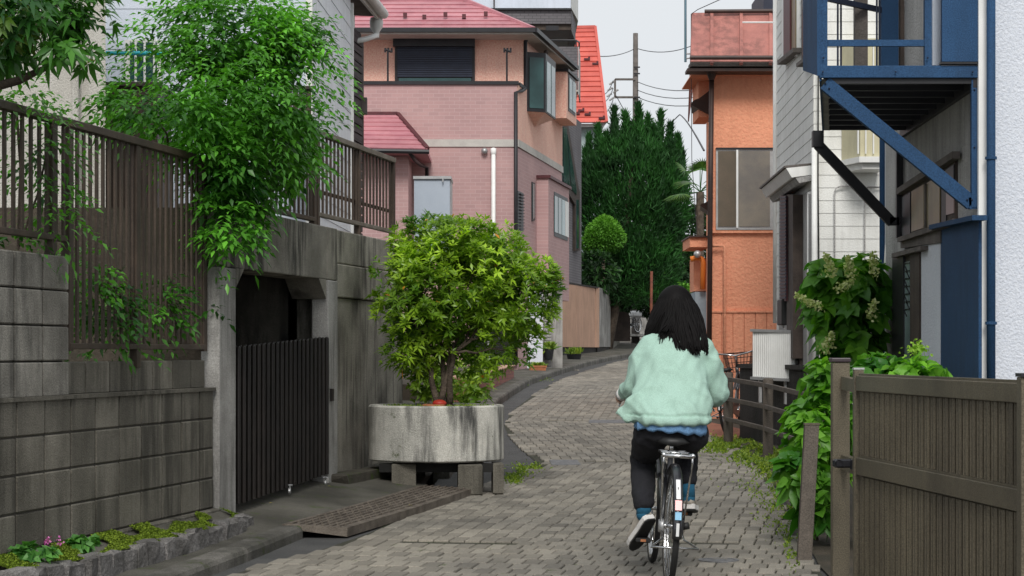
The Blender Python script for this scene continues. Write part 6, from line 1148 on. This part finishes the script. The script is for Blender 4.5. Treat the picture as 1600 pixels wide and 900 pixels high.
# shirt hem
k = MB(); n = 44; prof = [(.93, .19, .13), (.89, .203, .145), (.855, .207, .15), (.84, .2, .145)]
vs = []
for j, (z, rx, ry) in enumerate(prof):
    for i in range(n): a = 2*math.pi*i/n; w = 1+.03*math.sin(i*2.3)+.02*math.sin(i*5.1); vs.append((.902+rx*w*math.cos(a), 12.385+ry*w*math.sin(a), z-.02*math.cos(a)*j/3+.008*math.sin(i*1.7)*(j > 1)))
k.add(vs, [(j*n+i, j*n+(i+1) % n, (j+1)*n+(i+1) % n, (j+1)*n+i) for j in range(3) for i in range(n)]); o = B(k, 'shirt_hem', m_denim, per, smooth=True); o.modifiers.new('s', 'SOLIDIFY').thickness = .004
# trousers
k = MB(); loft(k, [(.775, .915, 12.41, .15, .1), (.8, .912, 12.41, .185, .135), (.86, .908, 12.41, .195, .145), (.92, .908, 12.42, .18, .13)], 28)
for a, b, c, r1 in ((HL+V(-.03, 0, -.03), KL_+V(-.02, 0, 0), AL+V(-.005, .01, .035), .066), (HR+V(.02, 0, -.03), KR_, AR+V(.0, .01, .07), .062)): limb(k, [a, a.lerp(b, .5), b, b.lerp(c, .5), c], [.108, .095, .079, .072, r1-.003])
vs, ns, fs = remesh(k, .01, 5); vs = [p+n*(.008*noise.noise(V(p.x*14, p.y*10, p.z*22))+.004*noise.noise(V(p.x*30, p.y*30, p.z*40))) for p, n in zip(vs, ns)]; place('trousers', vs, fs, m_trou)
for a, b in ((AL+V(-.004, .003, .03), AL+V(-.006, -.01, -.03)), (AR+V(0, .003, .075), AR+V(.004, -.015, -.035))): k = MB(); limb(k, [a, b], [.043, .042]); B(k, 'sock', m_sock, per, smooth=True)
def shoe(heel, d, up):
    d = V(*d).normalized(); u = V(*up); u = (u-d*u.dot(d)).normalized(); r = d.cross(u)
    def W_(x, y, z): return heel+r*x+d*y+u*z
    prof = [(-.035, .018, .05), (-.02, .033, .075), (.02, .037, .085), (.07, .037, .085), (.12, .042, .068), (.17, .047, .05), (.21, .042, .038), (.24, .028, .028), (.252, .01, .018)]
    k = MB(); vs = []; n = 12
    for y, w, h_ in prof:
        for i in range(n): a = math.pi*2*i/n; x = w*math.cos(a); z = h_*max(0, math.sin(a))**.7 if math.sin(a) > 0 else 0; vs.append(W_(x, y, z+.0))
    k.add(vs, [(j*n+i, j*n+(i+1) % n, (j+1)*n+(i+1) % n, (j+1)*n+i) for j in range(len(prof)-1) for i in range(n)]+[tuple(range(n)), tuple(range((len(prof)-1)*n, len(prof)*n))]); s_ = B(k, 'shoe', m_shoe, per, smooth=True)
    for nm, z0, z1, g, m in (('midsole', -.026, .004, .006, m_sole), ('outsole', -.036, -.0265, .002, m_out)):
        k = MB(); out_ = [(w+g, y) for y, w, h_ in prof]; pl_ = [(x, y) for x, y in out_]+[(-x, y) for x, y in out_[::-1]]
        k.slab([W_(x, y, z0) for x, y in pl_], u*(z1-z0)); B(k, nm, m, s_, bev=.003)
    k = MB(); k.tube([W_(0, .0, .06), W_(0, .012, .088), W_(0, .03, .088)], [.025, .026, .018], 8); B(k, 'tongue', m_tong, s_, smooth=True)
shoe(V(.765, 12.33, .352), (-.3, .62, -.62), (-.33, .5, .7)); shoe(V(1.018, 12.56, .415), (.12, .95, -.12), (0, .1, 1))
# hair: a scalp cap and many hanging locks
hair = None; k = MB(); k.ball(HC+V(0, -.018, .012), .116, 16, (.96, .98, 1.13)); vs, ns, fs = remesh(k, .01, 1); vs = [p for p in vs]
bmv = [p if not (p.y > HC.y+.045 and p.z < HC.z+.055) else p+V(0, (HC.y+.045-p.y)*.95, 0) for p in vs]; hair = place('hair', bmv, fs, m_hair)
k = MB(); NL = 950
for i in range(NL):
    a = random.uniform(-2.15, 2.15); el_ = random.uniform(.0, 1.35)     # a: around from the back of the head
    st0 = HC+V(math.sin(a)*.094*math.cos(el_), -.018-math.cos(a)*.108*math.cos(el_), .012+.127*math.sin(el_))
    side = math.sin(a)
    if side < -.45: ex = random.uniform(.765, .84); ez_ = random.uniform(1.355, 1.42)
    elif side < .0: ex = random.uniform(.84, 1.0); ez_ = random.uniform(1.34, 1.42)+ (0 if ex < .93 else -.05)
    else: ex = .97+.16*((side+random.uniform(-.25, .25))*.8+.1); ez_ = random.uniform(1.275, 1.36)
    ex = min(max(ex, .77), 1.125); ey = (12.50 if ez_ > 1.33 else 12.462)+random.uniform(-.012, .012)+(.09 if ex < .84 else 0)+(.05 if ex > 1.08 else 0)
    mid = HC+V(math.sin(a)*.15, -.02-math.cos(a)*.13, -.02+random.uniform(-.02, .02)); m2 = V(mid.x*.62+ex*.38, min(mid.y, 12.575), 1.46)
    e_ = V(ex, ey, ez_); cps = [st0, mid, m2, e_]; pts = []
    for t in [j/9 for j in range(10)]: pts.append(cps[0]*(1-t)**3+cps[1]*3*t*(1-t)**2+cps[2]*3*t*t*(1-t)+cps[3]*t**3+V(.004*math.sin(t*9+i), 0, 0))
    k.tube(pts, [.002+.005*math.sin(math.pi*min(1, .25+t/9*.72)) for t in range(10)], 5, False)
B(k, 'hair_locks', m_hair, hair, smooth=True, kind='stuff', fix=False)
